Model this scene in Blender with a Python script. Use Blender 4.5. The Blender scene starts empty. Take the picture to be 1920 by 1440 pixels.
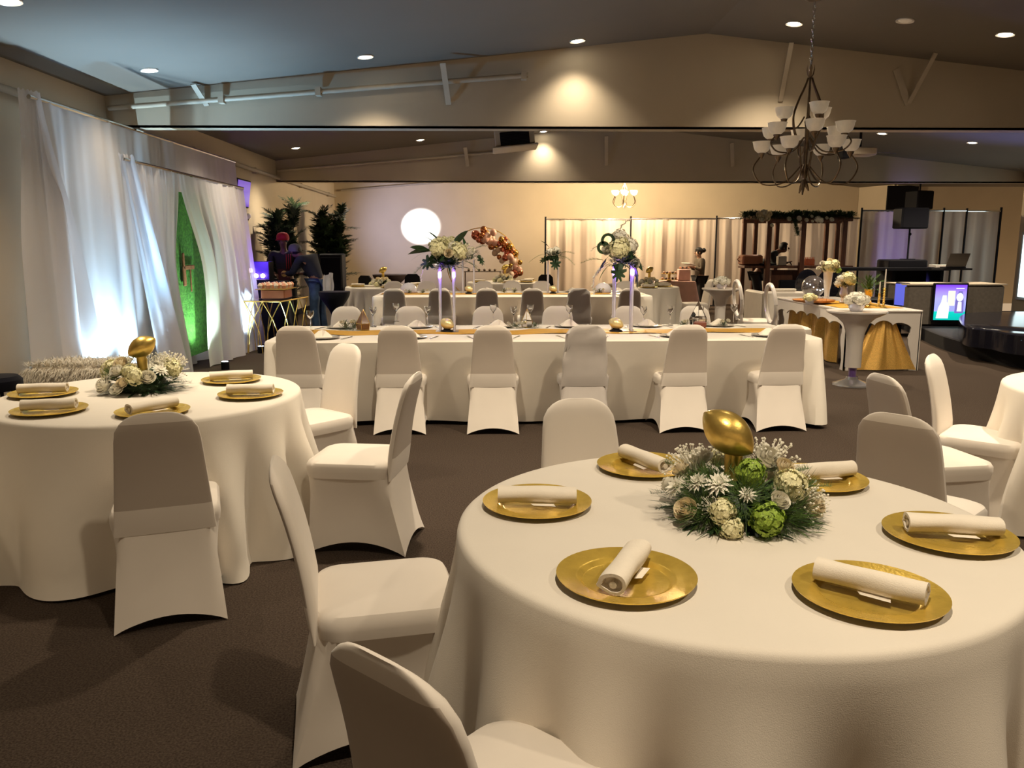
import bpy, math, random
from mathutils import Vector, Matrix, Euler
# ------------------------------------------------------------------ camera, world, exposure
SC = bpy.context.scene
COL = SC.collection
F = 1510.0; PITCH = math.radians(9.9); YAW = math.radians(1.2); H = 1.55
cam_data = bpy.data.cameras.new('camera'); cam_data.sensor_width = 36.0
cam_data.lens = F / 1920.0 * 36.0; cam_data.clip_end = 100
cam = bpy.data.objects.new('camera', cam_data); COL.objects.link(cam)
cam.location = (0, 0, H); cam.rotation_euler = (math.pi/2 - PITCH, 0, -YAW)
SC.camera = cam
world = bpy.data.worlds.new('world'); SC.world = world; world.use_nodes = True
world.node_tree.nodes['Background'].inputs[0].default_value = (1.0, 0.70, 0.42, 1)
world.node_tree.nodes['Background'].inputs[1].default_value = 0.22
SC.view_settings.view_transform = 'Standard'; SC.view_settings.look = 'None'
SC.view_settings.gamma = 1.0; SC.view_settings.use_curve_mapping = False
SC.view_settings.exposure = 1.3
SC.cycles.max_bounces = 6; SC.cycles.diffuse_bounces = 3; SC.cycles.glossy_bounces = 3
SC.cycles.transmission_bounces = 5; SC.cycles.transparent_max_bounces = 12
SC.cycles.caustics_reflective = False; SC.cycles.caustics_refractive = False
SC.cycles.sample_clamp_indirect = 4.0

# strengths (W) of the lamps of the hall; each lamp is made by its own builder further down
DOWNLIGHT_W = 62.0; UPLIGHT_W = 120.0; CHANDELIER_W = 30.0
WARM = (1.0, 0.84, 0.62); COOL = (0.55, 0.80, 1.0)

# ------------------------------------------------------------------ helpers: where a pixel of the photo is
def _ray(px, py):
    x = (px-960)/F; y = -(py-720)/F
    fy = math.cos(PITCH)+y*math.sin(PITCH); z = -math.sin(PITCH)+y*math.cos(PITCH)
    return (x*math.cos(YAW)+fy*math.sin(YAW), -x*math.sin(YAW)+fy*math.cos(YAW), z)
def G(px, py, z=0.0):
    r = _ray(px, py); t = (z-H)/r[2]; return Vector((r[0]*t, r[1]*t, z))
def VY(px, py, Y):
    r = _ray(px, py); t = Y/r[1]; return Vector((r[0]*t, Y, H+r[2]*t))
def VX(px, py, X):
    r = _ray(px, py); t = X/r[0]; return Vector((X, r[1]*t, H+r[2]*t))
def CC(a, b, z=0.0):
    return Vector((a*math.cos(YAW)+b*math.sin(YAW), -a*math.sin(YAW)+b*math.cos(YAW), z))
RIDGE_X = 2.38; LEFT_X = -4.35; RIGHT_X = 10.7; BACK_Y = 22.5; FRONT_Y = -6.0
def ceil_z(x):
    return 3.618+0.103*x if x < RIDGE_X else 3.863-0.105*(x-RIDGE_X)
def on_ceiling(px, py):
    lo, hi = 1.0, 22.0
    for _ in range(50):
        m = (lo+hi)/2; p = VY(px, py, m)
        if p.z < ceil_z(p.x): lo = m
        else: hi = m
    return VY(px, py, lo)
R = math.radians
PI = math.pi
def clamp(v, a=0.0, b=1.0): return max(a, min(b, v))
def lerp(a, b, t): return a+(b-a)*t
def smooth(t): t = clamp(t); return t*t*(3-2*t)

# ------------------------------------------------------------------ materials
MATS = {}
def mat(name, color, rough=0.6, metal=0.0, var=0.0, vscale=8.0, bump=0.0, bscale=60.0, trans=0.0, ior=1.45,
        emit=None, estr=0.0, alpha=1.0, coat=0.0, sheen=0.0, color2=None, spec=0.5, detail=3.0, stretch=None):
    if name in MATS: return MATS[name]
    m = bpy.data.materials.new(name); m.use_nodes = True; nt = m.node_tree
    b = nt.nodes['Principled BSDF']; L = nt.links.new
    b.inputs['Base Color'].default_value = (*color, 1); b.inputs['Roughness'].default_value = rough
    b.inputs['Metallic'].default_value = metal; b.inputs['IOR'].default_value = ior
    b.inputs['Transmission Weight'].default_value = trans; b.inputs['Alpha'].default_value = alpha
    b.inputs['Coat Weight'].default_value = coat; b.inputs['Sheen Weight'].default_value = sheen
    b.inputs['Specular IOR Level'].default_value = spec
    if emit: b.inputs['Emission Color'].default_value = (*emit, 1); b.inputs['Emission Strength'].default_value = estr
    if var > 0 or bump > 0 or color2:
        tc = nt.nodes.new('ShaderNodeTexCoord'); src = tc.outputs['Object']
        if stretch:
            mp = nt.nodes.new('ShaderNodeMapping'); mp.inputs['Scale'].default_value = stretch; L(src, mp.inputs[0]); src = mp.outputs[0]
        if var > 0 or color2:
            n = nt.nodes.new('ShaderNodeTexNoise'); n.inputs['Scale'].default_value = vscale; n.inputs['Detail'].default_value = detail
            L(src, n.inputs['Vector'])
            cr = nt.nodes.new('ShaderNodeValToRGB'); L(n.outputs[0], cr.inputs[0])
            c2 = color2 if color2 else tuple(min(1, c*(1+var)) for c in color)
            c1 = color if color2 else tuple(c*(1-var) for c in color)
            cr.color_ramp.elements[0].color = (*c1, 1); cr.color_ramp.elements[0].position = 0.35
            cr.color_ramp.elements[1].color = (*c2, 1); cr.color_ramp.elements[1].position = 0.65
            L(cr.outputs[0], b.inputs['Base Color'])
        if bump > 0:
            n2 = nt.nodes.new('ShaderNodeTexNoise'); n2.inputs['Scale'].default_value = bscale; n2.inputs['Detail'].default_value = 2
            L(src, n2.inputs['Vector'])
            bp = nt.nodes.new('ShaderNodeBump'); bp.inputs['Strength'].default_value = bump; bp.inputs['Distance'].default_value = 0.01
            L(n2.outputs[0], bp.inputs['Height']); L(bp.outputs[0], b.inputs['Normal'])
    MATS[name] = m
    return m
def sheer(name, color, see=0.12, tl=0.45):
    m = bpy.data.materials.new(name); m.use_nodes = True; nt = m.node_tree; nt.nodes.clear(); L = nt.links.new
    o = nt.nodes.new('ShaderNodeOutputMaterial'); d = nt.nodes.new('ShaderNodeBsdfDiffuse'); t = nt.nodes.new('ShaderNodeBsdfTranslucent')
    x = nt.nodes.new('ShaderNodeBsdfTransparent'); m1 = nt.nodes.new('ShaderNodeMixShader'); m2 = nt.nodes.new('ShaderNodeMixShader')
    d.inputs[0].default_value = (*color, 1); t.inputs[0].default_value = (*color, 1)
    m1.inputs[0].default_value = tl; m2.inputs[0].default_value = see
    L(d.outputs[0], m1.inputs[1]); L(t.outputs[0], m1.inputs[2]); L(m1.outputs[0], m2.inputs[1]); L(x.outputs[0], m2.inputs[2]); L(m2.outputs[0], o.inputs[0])
    MATS[name] = m
    return m
M_WALL = mat('wall_paint', (0.60, 0.50, 0.365), 0.75, var=0.03, vscale=1.5, bump=0.05, bscale=220)
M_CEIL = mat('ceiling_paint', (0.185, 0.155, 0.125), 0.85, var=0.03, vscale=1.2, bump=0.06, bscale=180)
M_BEAM = mat('beam_paint', (0.46, 0.385, 0.285), 0.8, var=0.03, vscale=1.5, bump=0.05, bscale=200)
M_CARPET = mat('carpet', (0.044, 0.031, 0.023), 0.95, vscale=130, color2=(0.090, 0.066, 0.050), bump=0.6, bscale=300, spec=0.1)
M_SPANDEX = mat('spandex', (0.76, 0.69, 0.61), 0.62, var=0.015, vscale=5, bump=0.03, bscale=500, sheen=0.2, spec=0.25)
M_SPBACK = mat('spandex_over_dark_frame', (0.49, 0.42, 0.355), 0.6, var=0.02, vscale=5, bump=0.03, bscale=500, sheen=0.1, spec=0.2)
M_SPGREY = mat('grey_spandex', (0.50, 0.455, 0.42), 0.55, var=0.03, vscale=6, bump=0.05, bscale=300, sheen=0.2)
M_CLOTH = mat('table_linen', (0.80, 0.735, 0.64), 0.8, var=0.015, vscale=4, bump=0.10, bscale=420, sheen=0.1, spec=0.2)
M_NAPKIN = mat('napkin_linen', (0.86, 0.78, 0.66), 0.85, var=0.02, vscale=20, bump=0.12, bscale=300, spec=0.2)
M_GOLD = mat('gold_lacquer', (0.86, 0.60, 0.11), 0.26, metal=0.60, var=0.10, vscale=26, bump=0.05, bscale=120, detail=5)
M_GOLDS = mat('brushed_gold', (0.72, 0.50, 0.13), 0.33, metal=0.8, var=0.12, vscale=20, bump=0.06, bscale=90)
M_SATIN = mat('gold_satin', (0.55, 0.29, 0.035), 0.5, metal=0.0, var=0.06, vscale=10, sheen=0.0, spec=0.3, bump=0.05, bscale=80)
M_SEQUIN = mat('gold_sequin_cloth', (0.70, 0.42, 0.10), 0.30, metal=0.55, var=0.25, vscale=160, bump=0.5, bscale=350)
M_BLACK = mat('black_plastic', (0.005, 0.005, 0.008), 0.6, var=0.05, spec=0.2)
M_BLACKC = mat('black_cloth', (0.006, 0.006, 0.010), 0.9, sheen=0.1, bump=0.05, spec=0.1)
M_BLACKG = mat('black_gloss', (0.010, 0.010, 0.016), 0.12, spec=0.6)
M_BRONZE = mat('dark_bronze', (0.16, 0.115, 0.075), 0.38, metal=0.9, var=0.25, vscale=14)
M_CHROME = mat('chrome', (0.80, 0.80, 0.80), 0.12, metal=1.0)
M_STEEL = mat('painted_steel', (0.44, 0.37, 0.28), 0.55, var=0.04)
M_GLASS = mat('clear_glass', (1, 1, 1), 0.02, trans=1.0, ior=1.45)
M_ACRYL = mat('clear_acrylic', (0.93, 0.93, 1.0), 0.06, trans=0.85, ior=1.40)
M_FROST = mat('frosted_glass', (0.80, 0.72, 0.60), 0.35, var=0.05, vscale=18, emit=(1.0, 0.85, 0.62), estr=0.03)
M_WHITE = mat('white_lacquer', (0.74, 0.68, 0.62), 0.25, coat=0.3, var=0.01)
M_WHITEL = mat('white_leather', (0.70, 0.63, 0.54), 0.5, var=0.03, vscale=8, bump=0.08, bscale=120)
M_WOOD = mat('dark_wood', (0.085, 0.030, 0.014), 0.5, var=0.35, vscale=6, stretch=(6, 6, 0.7), bump=0.1, bscale=40)
M_WOODL = mat('amber_wood', (0.42, 0.17, 0.05), 0.4, var=0.3, vscale=9, stretch=(2, 8, 2))
M_LEAF = mat('deep_leaf', (0.020, 0.052, 0.016), 0.5, var=0.5, vscale=22)
M_LEAF2 = mat('mid_leaf', (0.070, 0.135, 0.025), 0.55, var=0.4, vscale=26)
M_LEAFG = mat('grey_leaf', (0.17, 0.20, 0.13), 0.6, var=0.3, vscale=26)
M_PALM = mat('palm_leaf', (0.012, 0.028, 0.009), 0.45, var=0.5, vscale=5)
M_ROSE = mat('cream_petal', (0.92, 0.80, 0.56), 0.6, var=0.06, vscale=12, sheen=0.2)
M_ROSEW = mat('white_petal', (0.93, 0.89, 0.76), 0.6, var=0.04, vscale=14)
M_HYD = mat('cream_hydrangea', (0.90, 0.85, 0.52), 0.65, var=0.12, vscale=9)
M_HYDG = mat('green_hydrangea', (0.30, 0.44, 0.055), 0.6, var=0.35, vscale=9)
M_YEL = mat('flower_centre', (0.50, 0.36, 0.06), 0.7, var=0.2, vscale=40)
M_SKIN = mat('skin', (0.16, 0.075, 0.045), 0.55, var=0.08, vscale=9)
M_SKIN2 = mat('lighter_skin', (0.42, 0.24, 0.16), 0.55, var=0.08, vscale=9)
M_HAIR = mat('black_hair', (0.008, 0.006, 0.006), 0.6, bump=0.4, bscale=60)
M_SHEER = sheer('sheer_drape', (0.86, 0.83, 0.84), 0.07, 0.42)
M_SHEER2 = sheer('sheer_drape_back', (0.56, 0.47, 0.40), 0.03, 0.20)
M_FUR = mat('faux_fur', (0.80, 0.72, 0.58), 0.9, var=0.15, vscale=30, sheen=0.5)

# ------------------------------------------------------------------ mesh building
class MB:
    def __init__(s): s.v = []; s.f = []; s.M = Matrix.Identity(4)
    def add(s, vs, fs):
        n = len(s.v); M = s.M
        s.v += [tuple(M @ Vector(p)) for p in vs]; s.f += [tuple(i+n for i in f) for f in fs]; return s
    def box(s, c, d, rz=0.0, bev=0.0):
        hx, hy, hz = d[0]/2, d[1]/2, d[2]/2; co, si = math.cos(rz), math.sin(rz)
        b = min(bev, hx*.9, hy*.9, hz*.9)
        loops = []
        prof = [(-hz, b), (-hz+b, 0), (hz-b, 0), (hz, b)] if b > 0 else [(-hz, 0), (hz, 0)]
        for z, ins in prof:
            x, y = hx-ins, hy-ins
            pts = [(-x, -y), (x, -y), (x, y), (-x, y)]
            if b > 0:
                k = b
                pts = [(-x+k, -y), (x-k, -y), (x, -y+k), (x, y-k), (x-k, y), (-x+k, y), (-x, y-k), (-x, -y+k)]
            loops.append([(c[0]+px*co-py*si, c[1]+px*si+py*co, c[2]+z) for px, py in pts])
        return s.loft(loops, True, True)
    def loft(s, loops, cap0=False, cap1=False, closed=True):
        n = len(loops[0]); vs = [p for l in loops for p in l]; fs = []
        for i in range(len(loops)-1):
            for j in range(n if closed else n-1):
                k = (j+1) % n
                fs.append((i*n+j, i*n+k, (i+1)*n+k, (i+1)*n+j))
        if cap0: fs.append(tuple(reversed(range(n))))
        if cap1: fs.append(tuple((len(loops)-1)*n+j for j in range(n)))
        return s.add(vs, fs)
    def lathe(s, prof, n=24, c=(0, 0, 0), cap0=False, cap1=False, a0=0.0):
        return s.loft([[(c[0]+r*math.cos(a0+2*PI*j/n), c[1]+r*math.sin(a0+2*PI*j/n), c[2]+z) for j in range(n)] for r, z in prof], cap0, cap1)
    def tube(s, pts, r, n=8, cap=True):
        pts = [Vector(p) for p in pts]; loops = []; up = Vector((0, 0, 1)); prev = None
        for i, p in enumerate(pts):
            t = (pts[min(i+1, len(pts)-1)]-pts[max(i-1, 0)]).normalized()
            if prev is None:
                a = t.cross(up)
                if a.length < 1e-3: a = t.cross(Vector((1, 0, 0)))
            else: a = prev-t*prev.dot(t)
            a.normalize(); prev = a; b = t.cross(a)
            rr = r[i] if isinstance(r, (list, tuple)) else r
            loops.append([tuple(p+(a*math.cos(2*PI*j/n)+b*math.sin(2*PI*j/n))*rr) for j in range(n)])
        return s.loft(loops, cap, cap)
    def ball(s, c, r, nu=16, nv=10, sc=(1, 1, 1)):
        prof = [(math.sin(PI*i/nv), -math.cos(PI*i/nv)) for i in range(nv+1)]
        prof[0] = (0.02, -1); prof[-1] = (0.02, 1)
        return s.loft([[(c[0]+r*sc[0]*q*math.cos(2*PI*j/nu), c[1]+r*sc[1]*q*math.sin(2*PI*j/nu), c[2]+r*sc[2]*z) for j in range(nu)] for q, z in prof], True, True)
    def grid(s, fn, nu, nv):
        vs = [fn(i/nu, j/nv) for j in range(nv+1) for i in range(nu+1)]; w = nu+1
        return s.add(vs, [(j*w+i, j*w+i+1, (j+1)*w+i+1, (j+1)*w+i) for j in range(nv) for i in range(nu)])
    def leaf(s, p, d, up, L, W, curl=0.25, n=3):
        p = Vector(p); d = Vector(d).normalized(); sd = d.cross(Vector(up))
        if sd.length < 1e-3: sd = d.cross(Vector((1, 0.1, 0)))
        sd.normalize(); nn = sd.cross(d); vs = []; fs = []
        for i in range(n+1):
            t = i/n; w = W*math.sin(PI*min(1, 0.12+0.88*t))**0.8 if i < n else 0.0
            q = p+d*(L*t)-nn*(curl*L*t*t)
            vs += [tuple(q+sd*w/2), tuple(q-sd*w/2)]
        for i in range(n): fs.append((2*i, 2*i+1, 2*i+3, 2*i+2))
        return s.add(vs, fs)
    def prism(s, outline, y0, y1):
        a = [(x, y0, z) for x, z in outline]; b = [(x, y1, z) for x, z in outline]
        return s.loft([a, b], True, True)
    def mesh(s, name, m, smooth=True):
        me = bpy.data.meshes.new(name); me.from_pydata(s.v, [], s.f)
        if m: me.materials.append(m)
        me.update()
        if smooth:
            me.polygons.foreach_set('use_smooth', [True]*len(me.polygons))
            try: me.set_sharp_from_angle(angle=R(38))
            except Exception: pass
        return me
def obj(name, me, parent=None, loc=(0, 0, 0), rot=(0, 0, 0), scale=(1, 1, 1), **kw):
    o = bpy.data.objects.new(name, me); COL.objects.link(o)
    if parent: o.parent = parent
    o.location = loc; o.rotation_euler = rot
    o.scale = (scale, scale, scale) if isinstance(scale, (int, float)) else scale
    for k, v in kw.items(): o[k] = v
    return o
def B(name, mb, m, parent=None, smooth=True, loc=(0, 0, 0), rot=(0, 0, 0), scale=(1, 1, 1), **kw):
    return obj(name, mb.mesh(name, m, smooth), parent, loc, rot, scale, **kw)
def thing(name, label, cat, loc=(0, 0, 0), rz=0.0, group=None, rot=None, scale=None):
    o = bpy.data.objects.new(name, None); COL.objects.link(o); o.empty_display_size = 0.1
    o.location = loc; o.rotation_euler = rot if rot else (0, 0, rz)
    if scale: o.scale = (scale, scale, scale)
    o['label'] = label; o['category'] = cat
    if group: o['group'] = group
    return o
def tag(o, label, cat, group=None):
    o['label'] = label; o['category'] = cat
    if group: o['group'] = group
    return o
def struct(name, mb, m, smooth=False, **kw):
    o = B(name, mb, m, None, smooth, **kw); o['kind'] = 'structure'; return o
def spot(name, loc, target, W, color, angle, blend=0.5, size=0.05, parent=None):
    l = bpy.data.lights.new(name, 'SPOT'); l.energy = W; l.color = color; l.spot_size = R(angle); l.spot_blend = blend; l.shadow_soft_size = size
    o = bpy.data.objects.new(name, l); COL.objects.link(o); o.location = loc
    d = Vector(target)-Vector(loc); o.rotation_euler = d.to_track_quat('-Z', 'Y').to_euler(); return o
def point(name, loc, W, color, size=0.05):
    l = bpy.data.lights.new(name, 'POINT'); l.energy = W; l.color = color; l.shadow_soft_size = size
    o = bpy.data.objects.new(name, l); COL.objects.link(o); o.location = loc; return o
def rrect(hx, y0, y1, r, n=6):
    pts = []
    for cx, cy, a in ((hx-r, y0+r, -PI/2), (hx-r, y1-r, 0), (-hx+r, y1-r, PI/2), (-hx+r, y0+r, PI)):
        for i in range(n+1):
            t = a+PI/2*i/n; pts.append((cx+r*math.cos(t), cy+r*math.sin(t)))
    return pts
ORD = ['leftmost', 'second from the left', 'third from the left', 'third from the right', 'second from the right', 'rightmost']

# ================================================================== SETTING
def quad(name, pts, m):
    mb = MB(); mb.add(pts, [tuple(range(len(pts)))]); return struct(name, mb, m)
fb = MB(); fb.box((3.2, 8.3, -0.1), (16.2, 30.0, 0.2)); struct('floor', fb, M_CARPET)
XB = 10.0
def wall(name, p0, p1, z0, z1, th=0.15, m=None):
    p0 = Vector((*p0, 0)); p1 = Vector((*p1, 0)); d = p1-p0; c = (p0+p1)/2
    mb = MB(); mb.box((c.x, c.y, (z0+z1)/2), (d.length, th, z1-z0), math.atan2(d.y, d.x)); return struct(name, mb, m or M_WALL)
wall('wall_left', (LEFT_X-0.075, FRONT_Y), (LEFT_X-0.075, BACK_Y+0.1), 0, 3.2)
wb = MB(); wb.prism([(LEFT_X, 0), (XB, 0), (XB, ceil_z(XB)), (RIDGE_X, ceil_z(RIDGE_X)), (LEFT_X, ceil_z(LEFT_X))], BACK_Y, BACK_Y+0.15)
struct('wall_back', wb, M_WALL)
wall('wall_return', (XB+0.07, BACK_Y+0.1), (XB+0.32, 21.0), 0, 3.1)
wall('wall_recess', (XB+0.3, 21.0), (16.2, 21.0), 0, 3.1)
wall('wall_right', (RIGHT_X+0.1, FRONT_Y), (RIGHT_X+0.1, 16.5), 0, 3.1, 0.2)
wall('wall_recess_right', (16.2, 16.0), (16.2, 21.1), 0, 3.1)
wall('wall_recess_front', (RIGHT_X+0.1, 16.45), (16.2, 16.45), 0, 3.1)
cb = MB(); x0, x1, xr = LEFT_X-0.15, 16.4, RIDGE_X
cb.loft([[(x0, y, ceil_z(x0)), (xr, y, ceil_z(xr)), (10.75, y, ceil_z(10.75)), (x1, y, ceil_z(10.75)), (x1, y, 4.2), (x0, y, 4.2)]
         for y in (FRONT_Y-0.1, BACK_Y+0.2)], True, True)
struct('ceiling', cb, M_CEIL)
def beam(name, Y, zb, dep=0.22):
    mb = MB(); xr2 = RIGHT_X if Y < 16.4 else 16.0
    mb.prism([(LEFT_X, zb), (xr2, zb), (xr2, ceil_z(min(xr2, 10.7))+0.0), (RIDGE_X, ceil_z(RIDGE_X)), (LEFT_X, ceil_z(LEFT_X))], Y, Y+0.03)
    mb.box(((LEFT_X+xr2)/2, Y+dep/2, zb+0.012), (xr2-LEFT_X, dep, 0.024))
    return struct(name, mb, M_BEAM)
BY1, BY2, BZ1, BZ2 = 9.5, 16.6, 2.835, 2.76
beam('trim_1', BY1, BZ1); beam('trim_2', BY2, BZ2)
# pipe rail on the left wall
pr = MB(); pr.tube([(LEFT_X+0.06, y, 2.93-0.006*y) for y in (-5, 0, 5, 10, 16, 22.3)], 0.035, 10)
for y in (1, 4.5, 8, 12, 15, 18.5, 21.5): pr.box((LEFT_X+0.04, y, 2.93-0.006*y), (0.08, 0.05, 0.10))
struct('trim_3', pr, M_STEEL, smooth=True)
bbm = MB(); bbm.box((LEFT_X+0.012, 8, 0.06), (0.024, 28, 0.12)); struct('baseboard_left', bbm, M_BLACK)
# pipes hung along the beams
a = VY(203, 203, BY1-0.08); b = VY(990, 141, BY1-0.08)
pb = MB(); pb.tube([a, b], 0.028, 10)
for t in (0.27, 0.5, 0.99): q = a.lerp(b, t); pb.box(tuple(q), (0.06, 0.10, 0.09))
o = B('conduit_pipe', pb, M_STEEL); tag(o, 'long painted pipe running along the near ceiling beam', 'pipe')
a = VY(520, 320, BY2-0.08); b = VY(962, 283, BY2-0.08)
pb = MB(); pb.tube([a, b], 0.025, 8); pb.box(tuple(b), (0.07, 0.08, 0.07))
o = B('conduit_pipe', pb, M_STEEL); tag(o, 'thin painted pipe running along the farther ceiling beam', 'pipe')
a = VY(640, 357, BACK_Y-0.06); b = VY(880, 337, BACK_Y-0.06)
pb = MB(); pb.tube([a, b], 0.03, 8); o = B('conduit_pipe', pb, M_STEEL); tag(o, 'pipe rising along the top of the back wall above the bright light spot', 'pipe')
def brace(p0, p1, w, label):
    mb = MB(); d = (Vector(p1)-Vector(p0)); L_ = d.length; d.normalize(); s_ = Vector((1, 0, 0)); s_ = (s_-d*s_.dot(d)).normalized(); n_ = d.cross(s_)
    mb.loft([[tuple(Vector(p)+s_*(w*i)+n_*(0.006*j)) for i, j in ((-.5, -1), (.5, -1), (.5, 1), (-.5, 1))] for p in (p0, p1)], True, True)
    tag(B('angle_brace', mb, M_STEEL, smooth=False), label, 'brace')
def br(px0, py0, px1, py1, Y, w, label, dy=0.55):
    lo = VY(px1, py1, Y-0.012); q = _ray(px0, py0)
    hi = VY(px0, py0, Y-dy); hi.z = min(hi.z, ceil_z(hi.x)-0.005); brace(hi, lo, w, label)
br(362, 158, 388, 198, BY1, 0.06, 'bright flat angle brace on the near beam beside the white drapes', 0.25)
br(830, 118, 841, 196, BY1, 0.06, 'vertical flat brace dropping from the ceiling to the middle of the near beam', 0.35)
br(1484, 80, 1463, 190, BY1, 0.05, 'pale slanting brace left of the big chandelier', 0.3)
br(1755, 92, 1704, 194, BY1, 0.05, 'pale slanting brace of the V-shaped pair on the near beam', 0.3)
br(1680, 130, 1703, 196, BY1, 0.075, 'dark slanting brace of the V-shaped pair on the near beam', 0.02)
br(872, 276, 877, 312, BY2, 0.07, 'short brace on the far beam left of the air conditioner', 0.3)
br(1137, 255, 1137, 310, BY2, 0.07, 'short brace on the middle of the far beam', 0.3)
br(1372, 268, 1374, 312, BY2, 0.07, 'dark short brace on the far beam behind the big chandelier', 0.3)
br(1912, 298, 1886, 316, BY2, 0.06, 'blue-lit slanting brace at the right end of the far beam', 0.3)
# dark opening and glazed doorway at the right
db = MB(); p = VY(1661, 400, 20.9); p2 = VY(1718, 400, 20.9)
db.box(((p.x+p2.x)/2, 20.9, 1.5), (p2.x-p.x, 0.06, 3.0)); struct('door_1', db, M_BLACK)
wn = MB(); wn.box((RIGHT_X-0.01, 15.2, 1.1), (0.03, 2.34, 1.36)); w1 = struct('window_1', wn, mat('window_frame_paint', (0.5, 0.5, 0.5), 0.5))
for i in range(2):
    pn = MB(); pn.box((RIGHT_X-0.03, 14.65+i*1.12, 1.1), (0.02, 1.04, 1.24))
    B('pane', pn, mat('daylit_pane', (0.6, 0.7, 0.7), 0.3, emit=(0.72, 0.90, 0.92), estr=0.9), w1, False)
# ================================================================== DOWNLIGHTS
def downlight(x, y, label, lit=True, w=DOWNLIGHT_W, sz=1.0):
    z = ceil_z(x); sl = math.atan(0.103) if x < RIDGE_X else -math.atan(0.105)
    t = thing('downlight', label, 'ceiling light', (x, y, z-0.004), rot=(0, -sl, 0), group=None)
    tr = MB(); tr.lathe([(0.062, 0.0), (0.085, -0.008), (0.088, 0.0), (0.062, 0.03)], 20); B('trim_ring', tr, M_WHITE, t)
    lb = MB(); lb.lathe([(0.001, -0.012), (0.045, -0.010), (0.062, 0.0)], 20, cap0=True)
    B('lamp', lb, mat('lamp_glow', (1, 1, 1), 0.5, emit=(1.0, 0.88, 0.66), estr=14) if lit else M_FROST, t)
    if lit: spot('downlight_and_fill_beam', (x, y, z-0.05), (x, y, 0), w, WARM, 112, 1.0, 0.06)
for px, py, lab in ((18, 2, 'round recessed ceiling light cut by the top left corner, above the white drapes'),
                    (280, 131, 'recessed ceiling light with a white flare over the white drapes'),
                    (685, 106, 'recessed light in the middle of the near ceiling, left of centre'),
                    (1083, 76, 'bright recessed light right of centre in the near ceiling'),
                    (1489, 44, 'recessed light beside the ceiling canopy of the big chandelier'),
                    (1885, 64, 'bright recessed light at the far right of the near ceiling'),
                    (555, 277, 'recessed light beyond the near beam, above the palms'),
                    (788, 262, 'recessed light beyond the near beam, left of the air conditioner'),
                    (1019, 246, 'recessed light just right of the air conditioner'),
                    (1654, 250, 'recessed light above the ceiling projector'),
                    (1823, 267, 'recessed light beyond the near beam, above the stage')):
    p = on_ceiling(px, py); downlight(p.x, p.y, lab, w={1654: 150, 1823: 150, 18: 50, 280: 28, 685: 80, 1083: 42, 1489: 110, 1885: 110, 1019: 38, 788: 60}.get(px, 95))
p = on_ceiling(1697, 38); downlight(p.x, p.y, 'unlit round fixture in the ceiling right of the big chandelier', lit=False)
p = VY(683, 345, 19.5); downlight(p.x, 19.5, 'small dim recessed light near the back wall', w=30)
for x, y, w_ in ((-2.6, 4.7, 75), (-0.4, 4.7, 170), (1.8, 4.7, 205), (4.0, 4.7, 190), (6.2, 4.7, 110), (-2.6, 1.2, 30), (0.4, 1.2, 105), (2.8, 1.2, 105), (5.2, 1.2, 90)):  # unseen spots out of frame, without fixtures, placed to light the near tables
    spot('downlight_and_fill_beam', (x, y, ceil_z(x)-0.05), (x, y+(.6 if y > 2 else 0), 0), w_, WARM, 118, 1.0, 0.06)
for x, y in ((-2.9, 11.2), (-0.3, 11.2), (2.3, 11.2), (4.9, 11.2), (7.5, 11.2)):  # fill spots added out of sight behind the near beam for the second table
    spot('downlight_and_fill_beam', (x, y, ceil_z(x)-0.05), (x, y, 0), 180 if x > -2 else 70, WARM, 124, 1.0, 0.06)
for x, y in ((-1.5, 19.6), (1.2, 19.2), (3.8, 19.2), (6.4, 19.0), (8.8, 18.6)):  # fill spots added beyond the far beam to brighten the back of the hall
    spot('downlight_and_fill_beam', (x, y, ceil_z(x)-0.05), (x, y, 0), 40 if x > 0 else 20, WARM, 150, 0.9, 0.06)

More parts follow.
